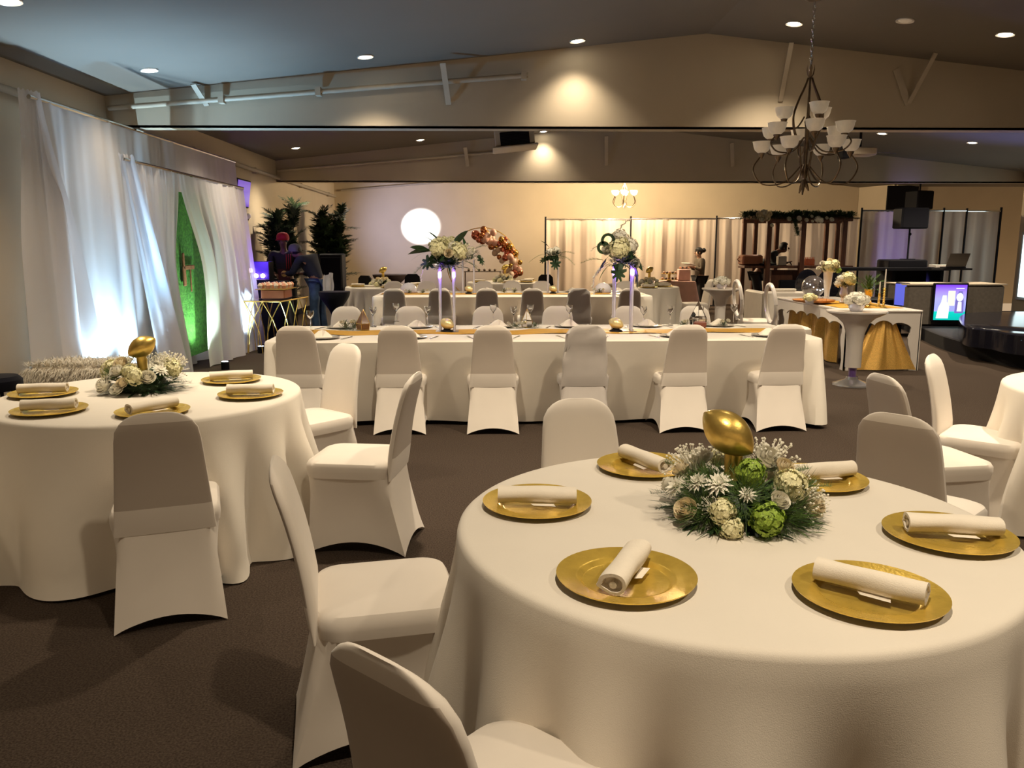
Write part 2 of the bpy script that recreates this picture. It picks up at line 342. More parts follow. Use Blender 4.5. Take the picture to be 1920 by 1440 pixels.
# ================================================================== CHAIRS
def chair_meshes(m, loose=0.0, seed=1):
    rnd = random.Random(seed)
    mb = MB(); loops = []
    zt, r0 = 0.905, 0.115
    zs = [0.385, 0.44, 0.50, 0.56, 0.62, 0.68, 0.74]+[zt-r0+r0*math.sin(a*PI/2) for a in (0.0, 0.25, 0.45, 0.62, 0.76, 0.88, 0.96, 1.0)]
    for z in zs:
        q = 0.0; t = (z-0.385)/(zt-0.385); w = lerp(0.195, 0.158, min(1, t*1.25))
        if z > zt-r0:
            q = clamp((z-zt+r0)/r0); w = w-r0+r0*math.sqrt(max(0, 1-q*q))+0.002
        th = 0.024*(1-0.4*smooth((t-0.9)*10))*lerp(0.25, 1.0, smooth(t/0.16)); yc = -0.205-0.02*t-0.085*t*t
        if q if z > zt-r0 else False: th = max(0.004, th*math.sqrt(max(0.03, 1-q**6)))
        lp = []
        for j in range(28):
            a = 2*PI*j/28; c, s_ = math.cos(a), math.sin(a)
            x = w*math.copysign(abs(c)**0.35, c); y = th*math.copysign(abs(s_)**0.7, s_)
            hollow = 0.010*(1-(x/max(w, .01))**2)*math.sin(PI*min(1, t))*(1 if s_ > 0 else -1)
            yy = yc+y-abs(hollow)*(1 if s_ > 0 else -1)*0.6
            if loose > 0 and t > 0.3:
                yy += loose*(0.007*math.sin(46*z+16*x+2.4*math.sin(17*x+11*z))+0.006*math.sin(70*z-26*x))*(1 if s_ < 0 else .6)*smooth((t-.3)*5); x *= 1+loose*0.025*math.sin(31*z+1)+loose*.05
            lp.append((x, yy, z))
        loops.append(lp)
    mb.loft(loops, True, True); back = mb.mesh('backrest', m)
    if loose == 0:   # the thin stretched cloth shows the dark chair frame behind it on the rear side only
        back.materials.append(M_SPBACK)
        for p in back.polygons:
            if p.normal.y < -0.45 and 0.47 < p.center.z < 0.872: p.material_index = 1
    mb = MB(); base = rrect(0.215, -0.205, 0.235, 0.085, 7); loops = []
    for z, ins in ((0.395, 0.004), (0.425, 0.0), (0.452, 0.0), (0.470, 0.010), (0.480, 0.035), (0.486, 0.09), (0.488, 0.15)):
        loops.append([(x*(1-ins/0.215), 0.015+(y-0.015)*(1-ins/0.22), z-0.012*(y+0.2)*0) for x, y in base])
    mb.loft(loops, True, True); seat = mb.mesh('seat', m)
    # skirt: stretched from the seat rim down to the four feet
    n = 14; mb = MB(); feetc = [(0.215, -0.285), (0.215, 0.215), (-0.215, 0.215), (-0.215, -0.285)]
    topc = [(0.212, -0.205), (0.212, 0.232), (-0.212, 0.232), (-0.212, -0.205)]
    loops = []; NV = 10
    for iv in range(NV+1):
        v = iv/NV; lp = []
        for sd in range(4):
            f0, f1 = feetc[sd], feetc[(sd+1) % 4]; t0, t1 = topc[sd], topc[(sd+1) % 4]
            for i in range(n):
                u = i/n; arch = math.sin(PI*u)
                rc = 0.05*(1-v)*max(0, 1-min(u, 1-u)*9)
                tx, ty = lerp(t0[0], t1[0], u), lerp(t0[1], t1[1], u)
                bx, by = lerp(f0[0], f1[0], u), lerp(f0[1], f1[1], u)
                vv = v**1.5
                x, y = lerp(tx, bx, vv), lerp(ty, by, vv)
                pin = -0.030*math.sin(PI*min(1, v*1.02))*(arch**0.6) - 0.018*v*arch
                nx, ny = [(1, 0), (0, 1), (-1, 0), (0, -1)][sd]
                if sd == 3: pin *= 0.35
                if sd == 3: y -= 0.010*math.sin(PI*v)
                x += nx*pin; y += ny*pin
                L_ = math.hypot(x, y); x -= x/L_*rc; y -= y/L_*rc
                hem = 0.004+(0.060 if sd != 3 else 0.050)*arch**0.8
                lp.append((x, y, lerp(0.435, hem, v)))
        loops.append(lp)
    mb.loft(loops, False, False); skirt = mb.mesh('skirt', m)
    return back, seat, skirt
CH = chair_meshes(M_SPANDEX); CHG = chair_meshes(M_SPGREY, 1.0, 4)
def chair(x, y, deg, label, group=None, kind=CH, sc=1.0):
    """deg: the way the sitter faces, 0 = away from the camera (+Y), 90 = towards -X"""
    t = thing('banquet_chair', label, 'chair', (x, y, 0.0), R(deg), group)
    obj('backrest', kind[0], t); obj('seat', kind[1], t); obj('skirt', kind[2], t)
    return t
def chair_feet(q0, q1, label, group=None, kind=CH, adj=0.0):
    """q0, q1: pixels of the rear feet as seen by the sitter, left then right"""
    a, b = G(*q0), G(*q1); m_ = (a+b)/2; d = b-a; ang = math.atan2(d.y, d.x)+R(adj)
    f = Vector((-math.sin(ang), math.cos(ang), 0)); c = m_+f*0.285
    return chair(c.x, c.y, math.degrees(ang), label, group, kind)
g1 = 'covered chairs on the near side of the long head table'
xs1 = [-1.60, -0.79, -0.02, 0.735, 1.555, 2.37]
for i, x in enumerate(xs1):
    lab = ['white covered chair at the near left corner of the long head table', 'white covered chair near side of the head table, before the left acrylic stand',
           'white covered chair in the middle of the near side of the head table', 'chair with a loose wrinkled grey cover on the near side of the head table',
           'white covered chair just right of the wrinkled grey one at the head table', 'white covered chair at the near right corner of the head table'][i]
    chair(x, 6.735+[0, 0, 0, .02, .02, .05][i], [0, 1, 0, 0, 3, 3][i], lab, None, CHG if i == 3 else CH)
for i, px in enumerate((648, 768, 915, 1046, 1180, 1305)):
    p = VY(px, 585, 8.35); chair(p.x, 8.12, 180, 'rounded chair top beyond the head table, %s' % ORD[i])
for i, px in enumerate((740, 825, 913, 998, 1085, 1180)):
    p = VY(px, 560, 11.9); chair(p.x, 12.12, 0, ('chair with a wrinkled grey cover on the near side of the second long table' if i == 4 else 'covered chair, near side of second long table, %s' % ORD[i]), None, CHG if i == 4 else CH)
for i, px in enumerate((737, 800, 907, 960, 1016, 1173)):
    p = VY(px, 535, 14.1); chair(p.x, 13.85, 180, 'covered chair beyond second long table, %s' % ORD[i])
# ------------------------------------------------------------------ round tables and their chairs
def cloth_round(Rr, seed, nf=15, amp=1.0, hem=0.012, top=0.765):
    rnd = random.Random(seed); N = 240; ph = [rnd.uniform(0, 6.28) for _ in range(6)]
    wt = [rnd.uniform(0.45, 1.3) for _ in range(nf+3)]
    def fold(a):
        k = a/(2*PI)*nf; i = int(k) % nf; f_ = k-int(k); w = lerp(wt[i], wt[(i+1) % nf], smooth(f_))
        g_ = a+0.10*math.sin(3*a+ph[0])+0.05*math.sin(5*a+ph[1])
        return w*(abs(math.cos(g_*nf/2))**1.5*2-0.9)
    loops = []
    for rr, z in ((0.02, top+0.0), (Rr*0.6, top), (Rr-0.02, top), (Rr-0.006, top-0.003), (Rr+0.002, top-0.010), (Rr+0.006, top-0.022)):
        loops.append([(rr*math.cos(2*PI*j/N), rr*math.sin(2*PI*j/N), z) for j in range(N)])
    for k in range(1, 15):
        v = k/14; lp = []
        for j in range(N):
            a = 2*PI*j/N; r_ = Rr+0.006+0.060*v**0.9+amp*0.085*fold(a+0.03*v)*smooth(v*1.25)
            z = lerp(top-0.022, hem+0.008*math.sin(4*a+ph[2]), v)
            if k == 14: r_ += 0.012
            lp.append((r_*math.cos(a), r_*math.sin(a), z))
        loops.append(lp)
    mb = MB(); mb.loft(loops, True, False); return mb
def round_table(c, label, seed, Rr=0.76):
    t = thing('round_table', label, 'table', (c.x, c.y, 0), 0)
    B('tablecloth', cloth_round(Rr, seed), M_CLOTH, t)
    mb = MB(); mb.lathe([(Rr-0.02, 0.735), (Rr-0.008, 0.745), (Rr-0.008, 0.755), (Rr-0.02, 0.758)], 48, cap0=True, cap1=True); mb.lathe([(0.3, 0.0), (0.28, 0.03), (0.05, 0.06), (0.05, 0.735)], 16)
    B('tabletop', mb, M_WOODL, t); return t
TRc = CC(0.609, 2.212); TLc = CC(-1.908, 4.191)
round_table(TRc, 'big round table with a white floor-length cloth in the right foreground', 3)
round_table(TLc, 'round table with a white floor-length cloth at the left, in front of the drapes', 8)
TSc = Vector((3.62, 4.20, 0)); round_table(TSc, 'round white table cut by the right edge of the picture', 11)
TUc = Vector((-3.02, 2.86, 0)); round_table(TUc, 'round white table of which a cloth hem shows at the lower left edge', 14)
f1 = VY(726, 540, 15.1); f2 = VY(945, 533, 16.8); f3 = VY(1195, 536, 15.0)
round_table(f1, 'far round white table near the back wall, left, beside the palms', 21)
round_table(f2, 'far round white table near the back wall in front of the balloon garland', 22)
round_table(f3, 'far round white table near the back wall, right, in front of the white drapes', 23)
TOP = 0.766
def face(c, t, back=0.0):  # degrees so that a chair at c looks at t
    return math.degrees(math.atan2(-(t.x-c.x), t.y-c.y))
def face_chair(x, y, t, label, turn=0.0, kind=CH):
    c = Vector((x, y, 0)); return chair(x, y, face(c, t)+turn, label, None, kind)
chair_feet((200, 1197), (440, 1160), 'white covered chair seen from behind at the near side of the left round table')
bq = G(495, 1393); chair(bq.x+0.36, bq.y+0.12, -78, 'white covered chair in side view between the two foreground tables, facing the right one')
cq = (G(757, 1036)+G(781, 985))/2; chair(cq.x-0.25, cq.y-0.02, 82, 'white covered chair seen from the side, facing the left round table')
dq = VY(615, 700, 5.35); chair(-1.17, 5.03, 138, 'white covered chair at the far right side of the left round table')
eq = VY(650, 1300, 1.45); chair(0.02, 1.42, -42, 'white covered chair cut by the lower edge, seat towards the right table')
fq = VY(1092, 800, 3.5); chair(0.40, 3.03, 180+10, 'white covered chair standing alone behind the far side of the right foreground table')
chair(1.77, 3.20, -48, 'large covered chair seen from behind, between the foreground table and the right edge table')
chair(2.80, 4.45, -132, 'white covered chair seen from the front left of the table at the right edge')
chair(2.24, 3.98, -82, 'covered chair half hidden behind the large one near the right edge')
chair(f3.x+1.02, f3.y-0.25, 98, 'covered chair in side view at the right side of the far right round table')
chair(f1.x-1.0, f1.y-0.1, -90, 'white covered chair in side view at the left side of the far left round table')
p = VY(1045, 720, 1.9)
# ------------------------------------------------------------------ long tables
def cloth_rect(L_, W_, seed, top=0.765, hem=0.035, inset=0.0):
    rnd = random.Random(seed); hx, hy = L_/2, W_/2; ph = [rnd.uniform(0, 6.28) for _ in range(8)]
    out = []; st = 0.035
    def side(p, q):
        n_ = int((Vector(q)-Vector(p)).length/st)
        for i in range(n_): out.append(tuple(Vector(p).lerp(Vector(q), i/n_)))
    r_ = 0.05
    cs = [(hx, -hy), (hx, hy), (-hx, hy), (-hx, -hy)]
    for k in range(4):
        a_, b_ = Vector(cs[k]), Vector(cs[(k+1) % 4]); d = (b_-a_).normalized()
        side(a_+d*r_, b_-d*r_)
        for i in range(4):
            t = i/4; e = (b_-d*r_); d2 = (Vector(cs[(k+2) % 4])-b_).normalized(); g_ = b_+d2*r_
            q = e*(1-t)**2+b_*2*t*(1-t)+g_*t*t; out.append(tuple(q))
    s_ = 0; S = []
    for i, p_ in enumerate(out):
        S.append(s_); s_ += (Vector(out[(i+1) % len(out)])-Vector(p_)).length
    loops = [[(x*k, y*k, top) for x, y in out] for k in (0.5, 0.97)]
    def nrm(x, y):
        cx = max(-hx+r_, min(hx-r_, x)); cy = max(-hy+r_, min(hy-r_, y)); v = Vector((x-cx, y-cy))
        return v.normalized() if v.length > 1e-6 else Vector((0, 0))
    for v, z in ((0, top), (0, top-0.012)):
        loops.append([(x+nrm(x, y).x*(0.0 if z == top else 0.008), y+nrm(x, y).y*(0.0 if z == top else 0.008), z) for x, y in out])
    for k in range(1, 13):
        v = k/12; lp = []
        for i, (x, y) in enumerate(out):
            s1 = S[i]; n_ = nrm(x, y); cor = min(math.hypot(abs(x)-hx, abs(y)-hy), 0.5)
            fo = 0.5*math.sin(s1*6.2+ph[0]+1.3*math.sin(s1*1.3+ph[1]))+0.35*math.sin(s1*11+ph[2]+2*math.sin(s1*.9+ph[3]))
            cf = 0.10*math.exp(-(cor/0.10)**2)
            flat = abs(n_.y)*smooth(cor/0.35); off = 0.008+lerp(0.035*v, -inset*v, flat)+0.030*fo*smooth(v*1.2)+cf*v*(0.4 if inset else 1)
            lp.append((x+n_.x*off, y+n_.y*off, lerp(top-0.012, hem+0.01*math.sin(s1*2+ph[4]), v)))
        loops.append(lp)
    mb = MB(); mb.loft(loops, True, False); return mb
def long_table(cx, cy, L_, W_, rz, label, seed):
    t = thing('banquet_table', label, 'table', (cx, cy, 0), rz)
    B('tablecloth', cloth_rect(L_, W_, seed, inset=0.26), M_CLOTH, t)
    mb = MB(); mb.box((0, 0, 0.745), (L_-0.02, W_-0.02, 0.03)); B('tabletop', mb, M_WOODL, t, False)
    for sx in (-1, 1):
        for sy in (-1, 1):
            mb = MB(); mb.tube([(sx*(L_/2-0.3), sy*(W_/2-0.2), 0), (sx*(L_/2-0.3), sy*(W_/2-0.2), 0.735)], 0.018, 8); B('leg', mb, M_STEEL, t)
    return t
T1 = Vector((0.42, 7.22, 0)); A1 = R(1.6)
long_table(T1.x, T1.y, 4.62, 1.26, A1, 'long white-clothed head table with a gold runner across the middle of the hall', 5)
T2 = Vector((0.27, 12.85, 0)); long_table(T2.x, T2.y, 4.22, 1.36, 0, 'second long white-clothed table behind the head table', 6)
def runner(T, A, L_, W_, off, label, wav):
    mb = MB()
    def fn(u, v):
        x = (u-.5)*L_; y = (v-.5)*W_+off+wav*0.03*math.sin(5*x)+wav*0.02*math.sin(13*x+2)
        ed = 0.0
        return (x, y, 0.768+0.004*math.sin(9*x+14*v)+0.004*(math.sin(PI*v)))
    mb.grid(fn, 120, 8)
    mb2 = MB(); mb2.v = mb.v; mb2.f = mb.f
    o = B('table_runner', mb2, M_SATIN, None, True, (T.x, T.y, 0.002), (0, 0, A)); tag(o, label, 'table runner')
runner(T1, A1, 4.56, 0.36, 0.0, 'gold satin runner lying along the head table', 1)
runner(T2, 0, 4.1, 0.34, -0.1, 'gold runner lying along the second long table', .5)

# ================================================================== PLACE SETTINGS
chg = MB(); chg.lathe([(0.002, 0.0), (0.10, 0.0), (0.105, 0.002), (0.112, 0.009), (0.120, 0.011), (0.160, 0.017), (0.165, 0.018), (0.163, 0.014), (0.118, 0.006), (0.10, -0.001)], 56, cap0=True, cap1=True)
CHARGER = chg.mesh('charger_plate', M_GOLD)
def roll_mesh(seed):
    rnd = random.Random(seed); L_ = 0.235; mb = MB(); loops = []
    for i in range(15):
        u = i/14; x = (u-.5)*L_; lp = []
        for j in range(22):
            a = 2*PI*j/22; r_ = 0.0285+0.0014*math.sin(3*a+seed)+0.001*math.sin(9*u+2*a)
            y = r_*1.12*math.cos(a)+0.003*math.sin(4*u+seed); z = r_*0.88*math.sin(a)+0.025
            if a > 5.2: y += 0.010*(a-5.2); 
            lp.append((x, y, max(0.0005, z)))
        loops.append(lp)
    # inner spiral ends
    e0 = [(loops[0][j][0]+0.0, loops[0][j][1]*0.72, 0.0215+(loops[0][j][2]-0.0215)*0.72) for j in range(22)]
    e1 = [(e[0]+0.02, e[1]*0.92, 0.0215+(e[2]-0.0215)*0.92) for e in e0]
    f0 = [(loops[-1][j][0], loops[-1][j][1]*0.72, 0.0215+(loops[-1][j][2]-0.0215)*0.72) for j in range(22)]
    f1_ = [(e[0]-0.02, e[1]*0.92, 0.0215+(e[2]-0.0215)*0.92) for e in f0]
    mb.loft([e1, e0]+loops+[f0, f1_], True, True)
    for sx in (-1, 1):   # the curl of cloth inside the roll
        mb.tube([(sx*(L_/2-0.02), 0.002, 0.022), (sx*(L_/2-0.002), 0.002, 0.022)], 0.009, 8)
    mb.add([(-0.02, -0.024, 0.004), (0.05, -0.024, 0.004), (0.055, -0.045, 0.003), (-0.01, -0.040, 0.003)], [(0, 1, 2, 3)])
    return mb.mesh('napkin_roll', M_NAPKIN)
ROLLS = [roll_mesh(i) for i in range(3)]
def charger(c, what, ndeg, nlab, k=0, off=(0, 0)):
    o = obj('charger_plate', CHARGER, None, (c.x, c.y, TOP+0.001)); tag(o, what, 'plate')
    o = obj('napkin_roll', ROLLS[k % 3], None, (c.x+off[0], c.y+off[1], TOP+0.0135), (0, 0, R(ndeg))); tag(o, nlab, 'napkin')
gcp = 'gold plate on the right foreground table, '; gcn = 'cream napkin roll, right foreground table, plate '
for i, (a_, b_, what, ang, off) in enumerate(((0.076, 2.345, 'at its left edge', -4, (0.0, -0.01)), (0.269, 1.793, 'nearest the camera, left of the flowers', 67, (0.0, 0.0)),
        (0.804, 1.707, 'nearest the camera, right of the flowers', -38, (0.0, 0.0)), (1.179, 2.075, 'at its right edge', -10, (0.01, 0.0)),
        (0.466, 2.755, 'at its far edge left of the football', -62, (0.0, 0.0)), (1.013, 2.594, 'at its far edge, partly behind the flowers', 12, (0.02, 0.01)))):
    c = CC(a_, b_); charger(c, gcp+what, ang, gcn+what, i, off)
for i, (a_, b_, what, ang) in enumerate(((-2.461, 4.158, 'farther of the two at its left end', 12), (-2.182, 3.722, 'nearer of the two at its left end', 12),
        (-1.683, 3.695, 'in front of the flowers', 55), (-1.618, 4.58, 'farther of the two at its right end', 20), (-1.363, 4.129, 'nearer of the two at its right end', 5))):
    c = CC(a_, b_); charger(c, 'gold charger plate on the left round table, '+what, ang, 'cream napkin roll, left round table, plate '+what, i+1)
# clear plates with fan-folded napkins, glasses and cutlery on the long tables
pl = MB(); pl.lathe([(0.002, 0.0), (0.08, 0.0), (0.10, 0.008), (0.145, 0.012), (0.147, 0.014), (0.10, 0.011), (0.08, 0.003), (0.002, 0.003)], 32, cap0=True, cap1=True)
CPLATE = pl.mesh('glass_plate', mat('pale_glass', (0.78, 0.74, 0.68), 0.12, trans=0.35))
fn_ = MB()
fn_.add([(-0.085, -0.055, 0.0), (0.085, -0.055, 0.0), (0.085, 0.055, 0), (-0.085, 0.055, 0), (-0.03, 0, 0.05), (0.03, 0, 0.05), (0, -0.03, 0.056), (0, 0.03, 0.056), (0, -0.07, 0.0), (0, 0.07, 0)],
        [(0, 8, 6, 4), (8, 1, 5, 6), (1, 2, 5), (2, 9, 7, 5), (9, 3, 4, 7), (3, 0, 4), (4, 6, 5, 7)])
FOLD = fn_.mesh('folded_napkin', M_NAPKIN, False)
def glass_mesh(h, rb):
    mb = MB(); mb.lathe([(0.033, 0), (0.030, 0.003), (0.005, 0.006), (0.0035, 0.02), (0.0035, h*0.55), (0.010, h*0.60), (rb*0.8, h*0.72), (rb, h*0.85), (rb*0.98, h), (rb*0.93, h), (rb*0.94, h*0.85), (rb*0.7, h*0.74), (0.004, h*0.63)], 18, cap0=True, cap1=True)
    return mb.mesh('stem_glass', M_GLASS)
GL = glass_mesh(0.185, 0.034)
kn = MB(); kn.box((0, 0.0, 0.002), (0.012, 0.11, 0.004), bev=0.001); kn.box((0, 0.105, 0.0015), (0.017, 0.10, 0.002), bev=0.0008); KNIFE = kn.mesh('knife', M_CHROME)
fk = MB(); fk.box((0, 0.0, 0.002), (0.009, 0.13, 0.003), bev=0.001); fk.box((0, 0.085, 0.002), (0.022, 0.04, 0.002))
for k in range(4): fk.box((-0.009+0.006*k, 0.125, 0.003), (0.003, 0.042, 0.002))
FORK = fk.mesh('fork', M_CHROME)
def setting(T, A, lx, side, where, full=True):
    ca, sa = math.cos(A), math.sin(A)
    def P(x, y, z): return (T.x+x*ca-y*sa, T.y+x*sa+y*ca, z)
    y = side*0.43; r_ = A+(0 if side < 0 else PI)
    o = obj('glass_plate', CPLATE, None, P(lx, y, TOP+0.001), (0, 0, r_)); tag(o, 'clear glass plate, '+where, 'plate')
    o = obj('folded_napkin', FOLD, None, P(lx, y, TOP+0.014), (0, 0, r_+0.2*math.sin(lx*9))); tag(o, 'pointed cream napkin, '+where, 'napkin')
    if full:
        s = -side
        o = obj('knife', KNIFE, None, P(lx+s*0.185, y+side*0.03, TOP+0.001), (0, 0, r_-0.3)); tag(o, 'silver knife, '+where, 'knife')
        o = obj('fork', FORK, None, P(lx-s*0.185, y+side*0.03, TOP+0.001), (0, 0, r_+0.25)); tag(o, 'silver fork, '+where, 'fork')
for i in range(6):
    setting(T1, A1, [-1.88, -1.15, -0.45, 0.32, 1.12, 1.92][i], -1, 'near side of head table, '+ORD[i])
    setting(T1, A1, [-1.85, -1.15, -0.38, 0.30, 1.05, 1.75][i], 1, 'far side of head table, '+ORD[i])
    setting(T2, 0, [-1.8, -1.1, -0.4, 0.3, 1.0, 1.75][i], -1, 'near side of second long table, '+ORD[i], False)
    setting(T2, 0, [-1.8, -1.1, -0.4, 0.3, 1.0, 1.75][i], 1, 'far side of second long table, '+ORD[i], False)
GLW = [(583, 621, 'at the left end of the head table'), (700, 612, 'left of the small wooden pyramid-shaped ornament on the head table'), (802, 611, 'just left of the tall acrylic stand'), (743, 603, 'in front of the second far chair'),
       (963, 611, 'right of the small gold football'), (925, 606, 'before the third far chair'), (1067, 608, 'left of the right acrylic stand'), (1206, 611, 'right of the right acrylic stand'), (1256, 610, 'right of centre on the far edge'),
       (1375, 606, 'near the right end of the head table'), (994, 607, 'in the middle of the far side of the head table'), (1312, 609, 'behind the right greenery')]
for px, py, w in GLW:
    p = G(px, py, TOP); o = obj('stem_glass', GL, None, (p.x, p.y, TOP+0.002)); tag(o, 'clear stemmed glass '+w, 'glass')
# ================================================================== FLOWERS
def frame_for(n):
    n = Vector(n).normalized(); a = n.orthogonal().normalized(); return a, n.cross(a), n
def rose_mesh(m, seed, name='rose', tight=1.0):
    rnd = random.Random(seed); mb = MB()
    for ring, (cnt, r_, h, cl) in enumerate(((2, 0.17, 1.00, .80), (3, 0.30, 0.98, .72), (4, 0.45, 0.92, .60), (5, 0.62, 0.82, .48), (5, 0.80, 0.66, .36), (6, 0.96, 0.46, .22))):
        for k in range(cnt):
            a0 = 2*PI*k/cnt+ring*0.75+rnd.uniform(-.15, .15); wd = 2*PI/cnt*1.25
            def fn(u, v):
                a = a0+(u-.5)*wd; e = abs(u-.5)*2
                rr = r_*(.30+.70*math.sin(min(1.0, v*1.15)*PI/2))*(1-cl*.25*v)+(.10*tight*(ring/5))*max(0, v-.75)*4*(1-.4*e)+.02*math.sin(7*u+k)
                return (rr*math.cos(a), rr*math.sin(a), -.35+(h+.35)*v*(1-.22*e**3)-(.10*(ring/5))*max(0, v-.75)*4)
            mb.grid(fn, 4, 4)
    return mb.mesh(name, m)
def hyd_mesh(m, seed, n=95, name='hydrangea'):
    rnd = random.Random(seed); mb = MB(); mb.ball((0, 0, 0), 0.74, 14, 9)
    for i in range(n):
        z = 1-1.75*(i+.5)/n; r_ = math.sqrt(max(0, 1-z*z)); a = i*2.39996
        nn = Vector((r_*math.cos(a), r_*math.sin(a), z)); lump = 1+.16*math.sin(3.1*nn.x+5*nn.y+seed)*math.cos(4.3*nn.z+2*nn.x); nn = (nn+Vector((rnd.uniform(-.22, .22), rnd.uniform(-.22, .22), rnd.uniform(-.22, .22)))).normalized(); A_, B_, N_ = frame_for(nn); c = nn*rnd.uniform(0.80, 1.02)*lump; s_ = rnd.uniform(.19, .27)
        rt = rnd.uniform(0, PI)
        for k in range(4):
            an = rt+k*PI/2; d = A_*math.cos(an)+B_*math.sin(an); e = A_*math.cos(an+PI/2)+B_*math.sin(an+PI/2)
            mb.add([tuple(c), tuple(c+d*s_*.6+e*s_*.5+N_*.10), tuple(c+d*s_*1.15+N_*.03), tuple(c+d*s_*.6-e*s_*.5+N_*.10)], [(0, 1, 2, 3)])
    return mb.mesh(name, m)
def daisy_mesh(seed, name='daisy'):
    rnd = random.Random(seed); mb = MB()
    for ring in range(3):
        n = 13-ring*2
        for k in range(n):
            a = 2*PI*k/n+ring*.3+rnd.uniform(-.08, .08); tilt = 0.15+ring*0.42
            d = Vector((math.cos(a)*math.cos(tilt), math.sin(a)*math.cos(tilt), math.sin(tilt)))
            mb.leaf((0.06*math.cos(a), 0.06*math.sin(a), 0), d, (0, 0, 1), 1.0-0.22*ring, 0.26, 0.18, 3)
    mb.ball((0, 0, 0.12), 0.15, 8, 5, (1, 1, .7))
    return mb.mesh(name, M_ROSEW)
def greens_mesh(m, seed, n, L_, W_, flat=0.5, zmin=0.02, name='greenery', rad=0.55, curl=.3):
    rnd = random.Random(seed); mb = MB()
    for i in range(n):
        a = rnd.uniform(0, 2*PI); e = rnd.uniform(zmin, 1)**1.0*flat*PI/2
        d = Vector((math.cos(a)*math.cos(e), math.sin(a)*math.cos(e), math.sin(e)))
        p = d*rnd.uniform(0.1, rad); p.z = abs(p.z)*0.8+zmin
        d2 = (d+Vector((rnd.uniform(-.4, .4), rnd.uniform(-.4, .4), rnd.uniform(-.3, .4)))).normalized()
        mb.leaf(p, d2, (0, 0, 1), L_*rnd.uniform(.6, 1.15), W_*rnd.uniform(.7, 1.2), curl, 2)
    return mb.mesh(name, m)
def fern_mesh(m, seed, name='fern_frond', needles=26, L_=1.0, W_=0.28):
    rnd = random.Random(seed); mb = MB(); pts = [(x*L_, 0, 0.10*L_*math.sin(PI*x*.9)-0.10*x*x*L_) for x in (0, .25, .5, .75, 1)]
    mb.tube(pts, [0.012, .010, .008, .006, .002], 4)
    for i in range(needles):
        t = 0.15+0.85*i/needles; z = 0.10*L_*math.sin(PI*t*.9)-0.10*t*t*L_
        for s_ in (-1, 1):
            d = Vector((0.6, s_*0.9, rnd.uniform(-.1, .5))); w = W_*(1-0.75*abs(t-.4))
            for q in range(3):
                mb.leaf((t*L_, 0, z), d+Vector((rnd.uniform(-.5, .5), rnd.uniform(-.4, .4), rnd.uniform(-.3, .5))), (0, 0, 1), w*rnd.uniform(.7, 1.1), 0.02, 0.1, 1)
    return mb.mesh(name, m)
def breath_mesh(seed, n=90, name='baby_breath'):
    rnd = random.Random(seed); mb = MB()
    for i in range(n):
        a = rnd.uniform(0, 2*PI); e = rnd.uniform(0.35, 1.5); d = Vector((math.cos(a)*math.cos(e), math.sin(a)*math.cos(e), math.sin(e)))
        L_ = rnd.uniform(.6, 1); mb.tube([(0, 0, 0), tuple(d*L_)], 0.008, 3)
        mb.ball(tuple(d*L_), 0.036, 6, 4)
    return mb.mesh(name, M_ROSEW)
ROSE = rose_mesh(M_ROSE, 1); ROSE2 = rose_mesh(M_ROSEW, 2, 'rose', 0.7); HYD = hyd_mesh(M_HYD, 3); HYDG = hyd_mesh(M_HYDG, 4); HYDW = hyd_mesh(M_ROSEW, 6)
DAISY = daisy_mesh(5); FERN = fern_mesh(M_LEAF2, 6); FERND = fern_mesh(M_LEAF, 7); BREATH = breath_mesh(8)
GREENS = greens_mesh(M_LEAF, 9, 560, 0.30, 0.075, 0.95, 0.0, rad=0.80); GREENS2 = greens_mesh(M_LEAFG, 10, 160, 0.30, 0.07, 0.9, 0.0)
NEEDLES = greens_mesh(M_LEAF, 11, 900, 0.38, 0.014, 0.8, 0.0, rad=0.75, curl=.15); NEEDLES2 = greens_mesh(M_LEAF2, 12, 420, 0.36, 0.014, 1.0, 0.0, rad=0.7, curl=.1)
def orient(n, roll=0.0):
    q = Vector(n).normalized().to_track_quat('Z', 'Y'); return (q @ Euler((0, 0, roll)).to_quaternion()).to_euler()
def flower(par, me, p, n, s_, roll=0.0):
    o = obj(me.name.split('.')[0], me, par, p, (0, 0, 0), s_); o.rotation_euler = orient(n, roll); return o
def on_dome(az, el, r_, h):
    a, e = R(az), R(el); return Vector((r_*math.cos(a)*math.cos(e), r_*math.sin(a)*math.cos(e), h*math.sin(e)))
def football(mb, c, axis, L_, Rr, n=24):
    A_, B_, N_ = frame_for(axis); loops = []; c = Vector(c)
    for i in range(n+1):
        u = -1+2*i/n; r_ = Rr*(1-abs(u)**2.0)**0.80+0.0008
        loops.append([tuple(c+N_*(u*L_/2)+(A_*math.cos(2*PI*j/28)+B_*math.sin(2*PI*j/28))*r_*(1-0.035*(abs(math.cos(2*PI*j/28*2))**40))) for j in range(28)])
    mb.loft(loops, True, True); return mb
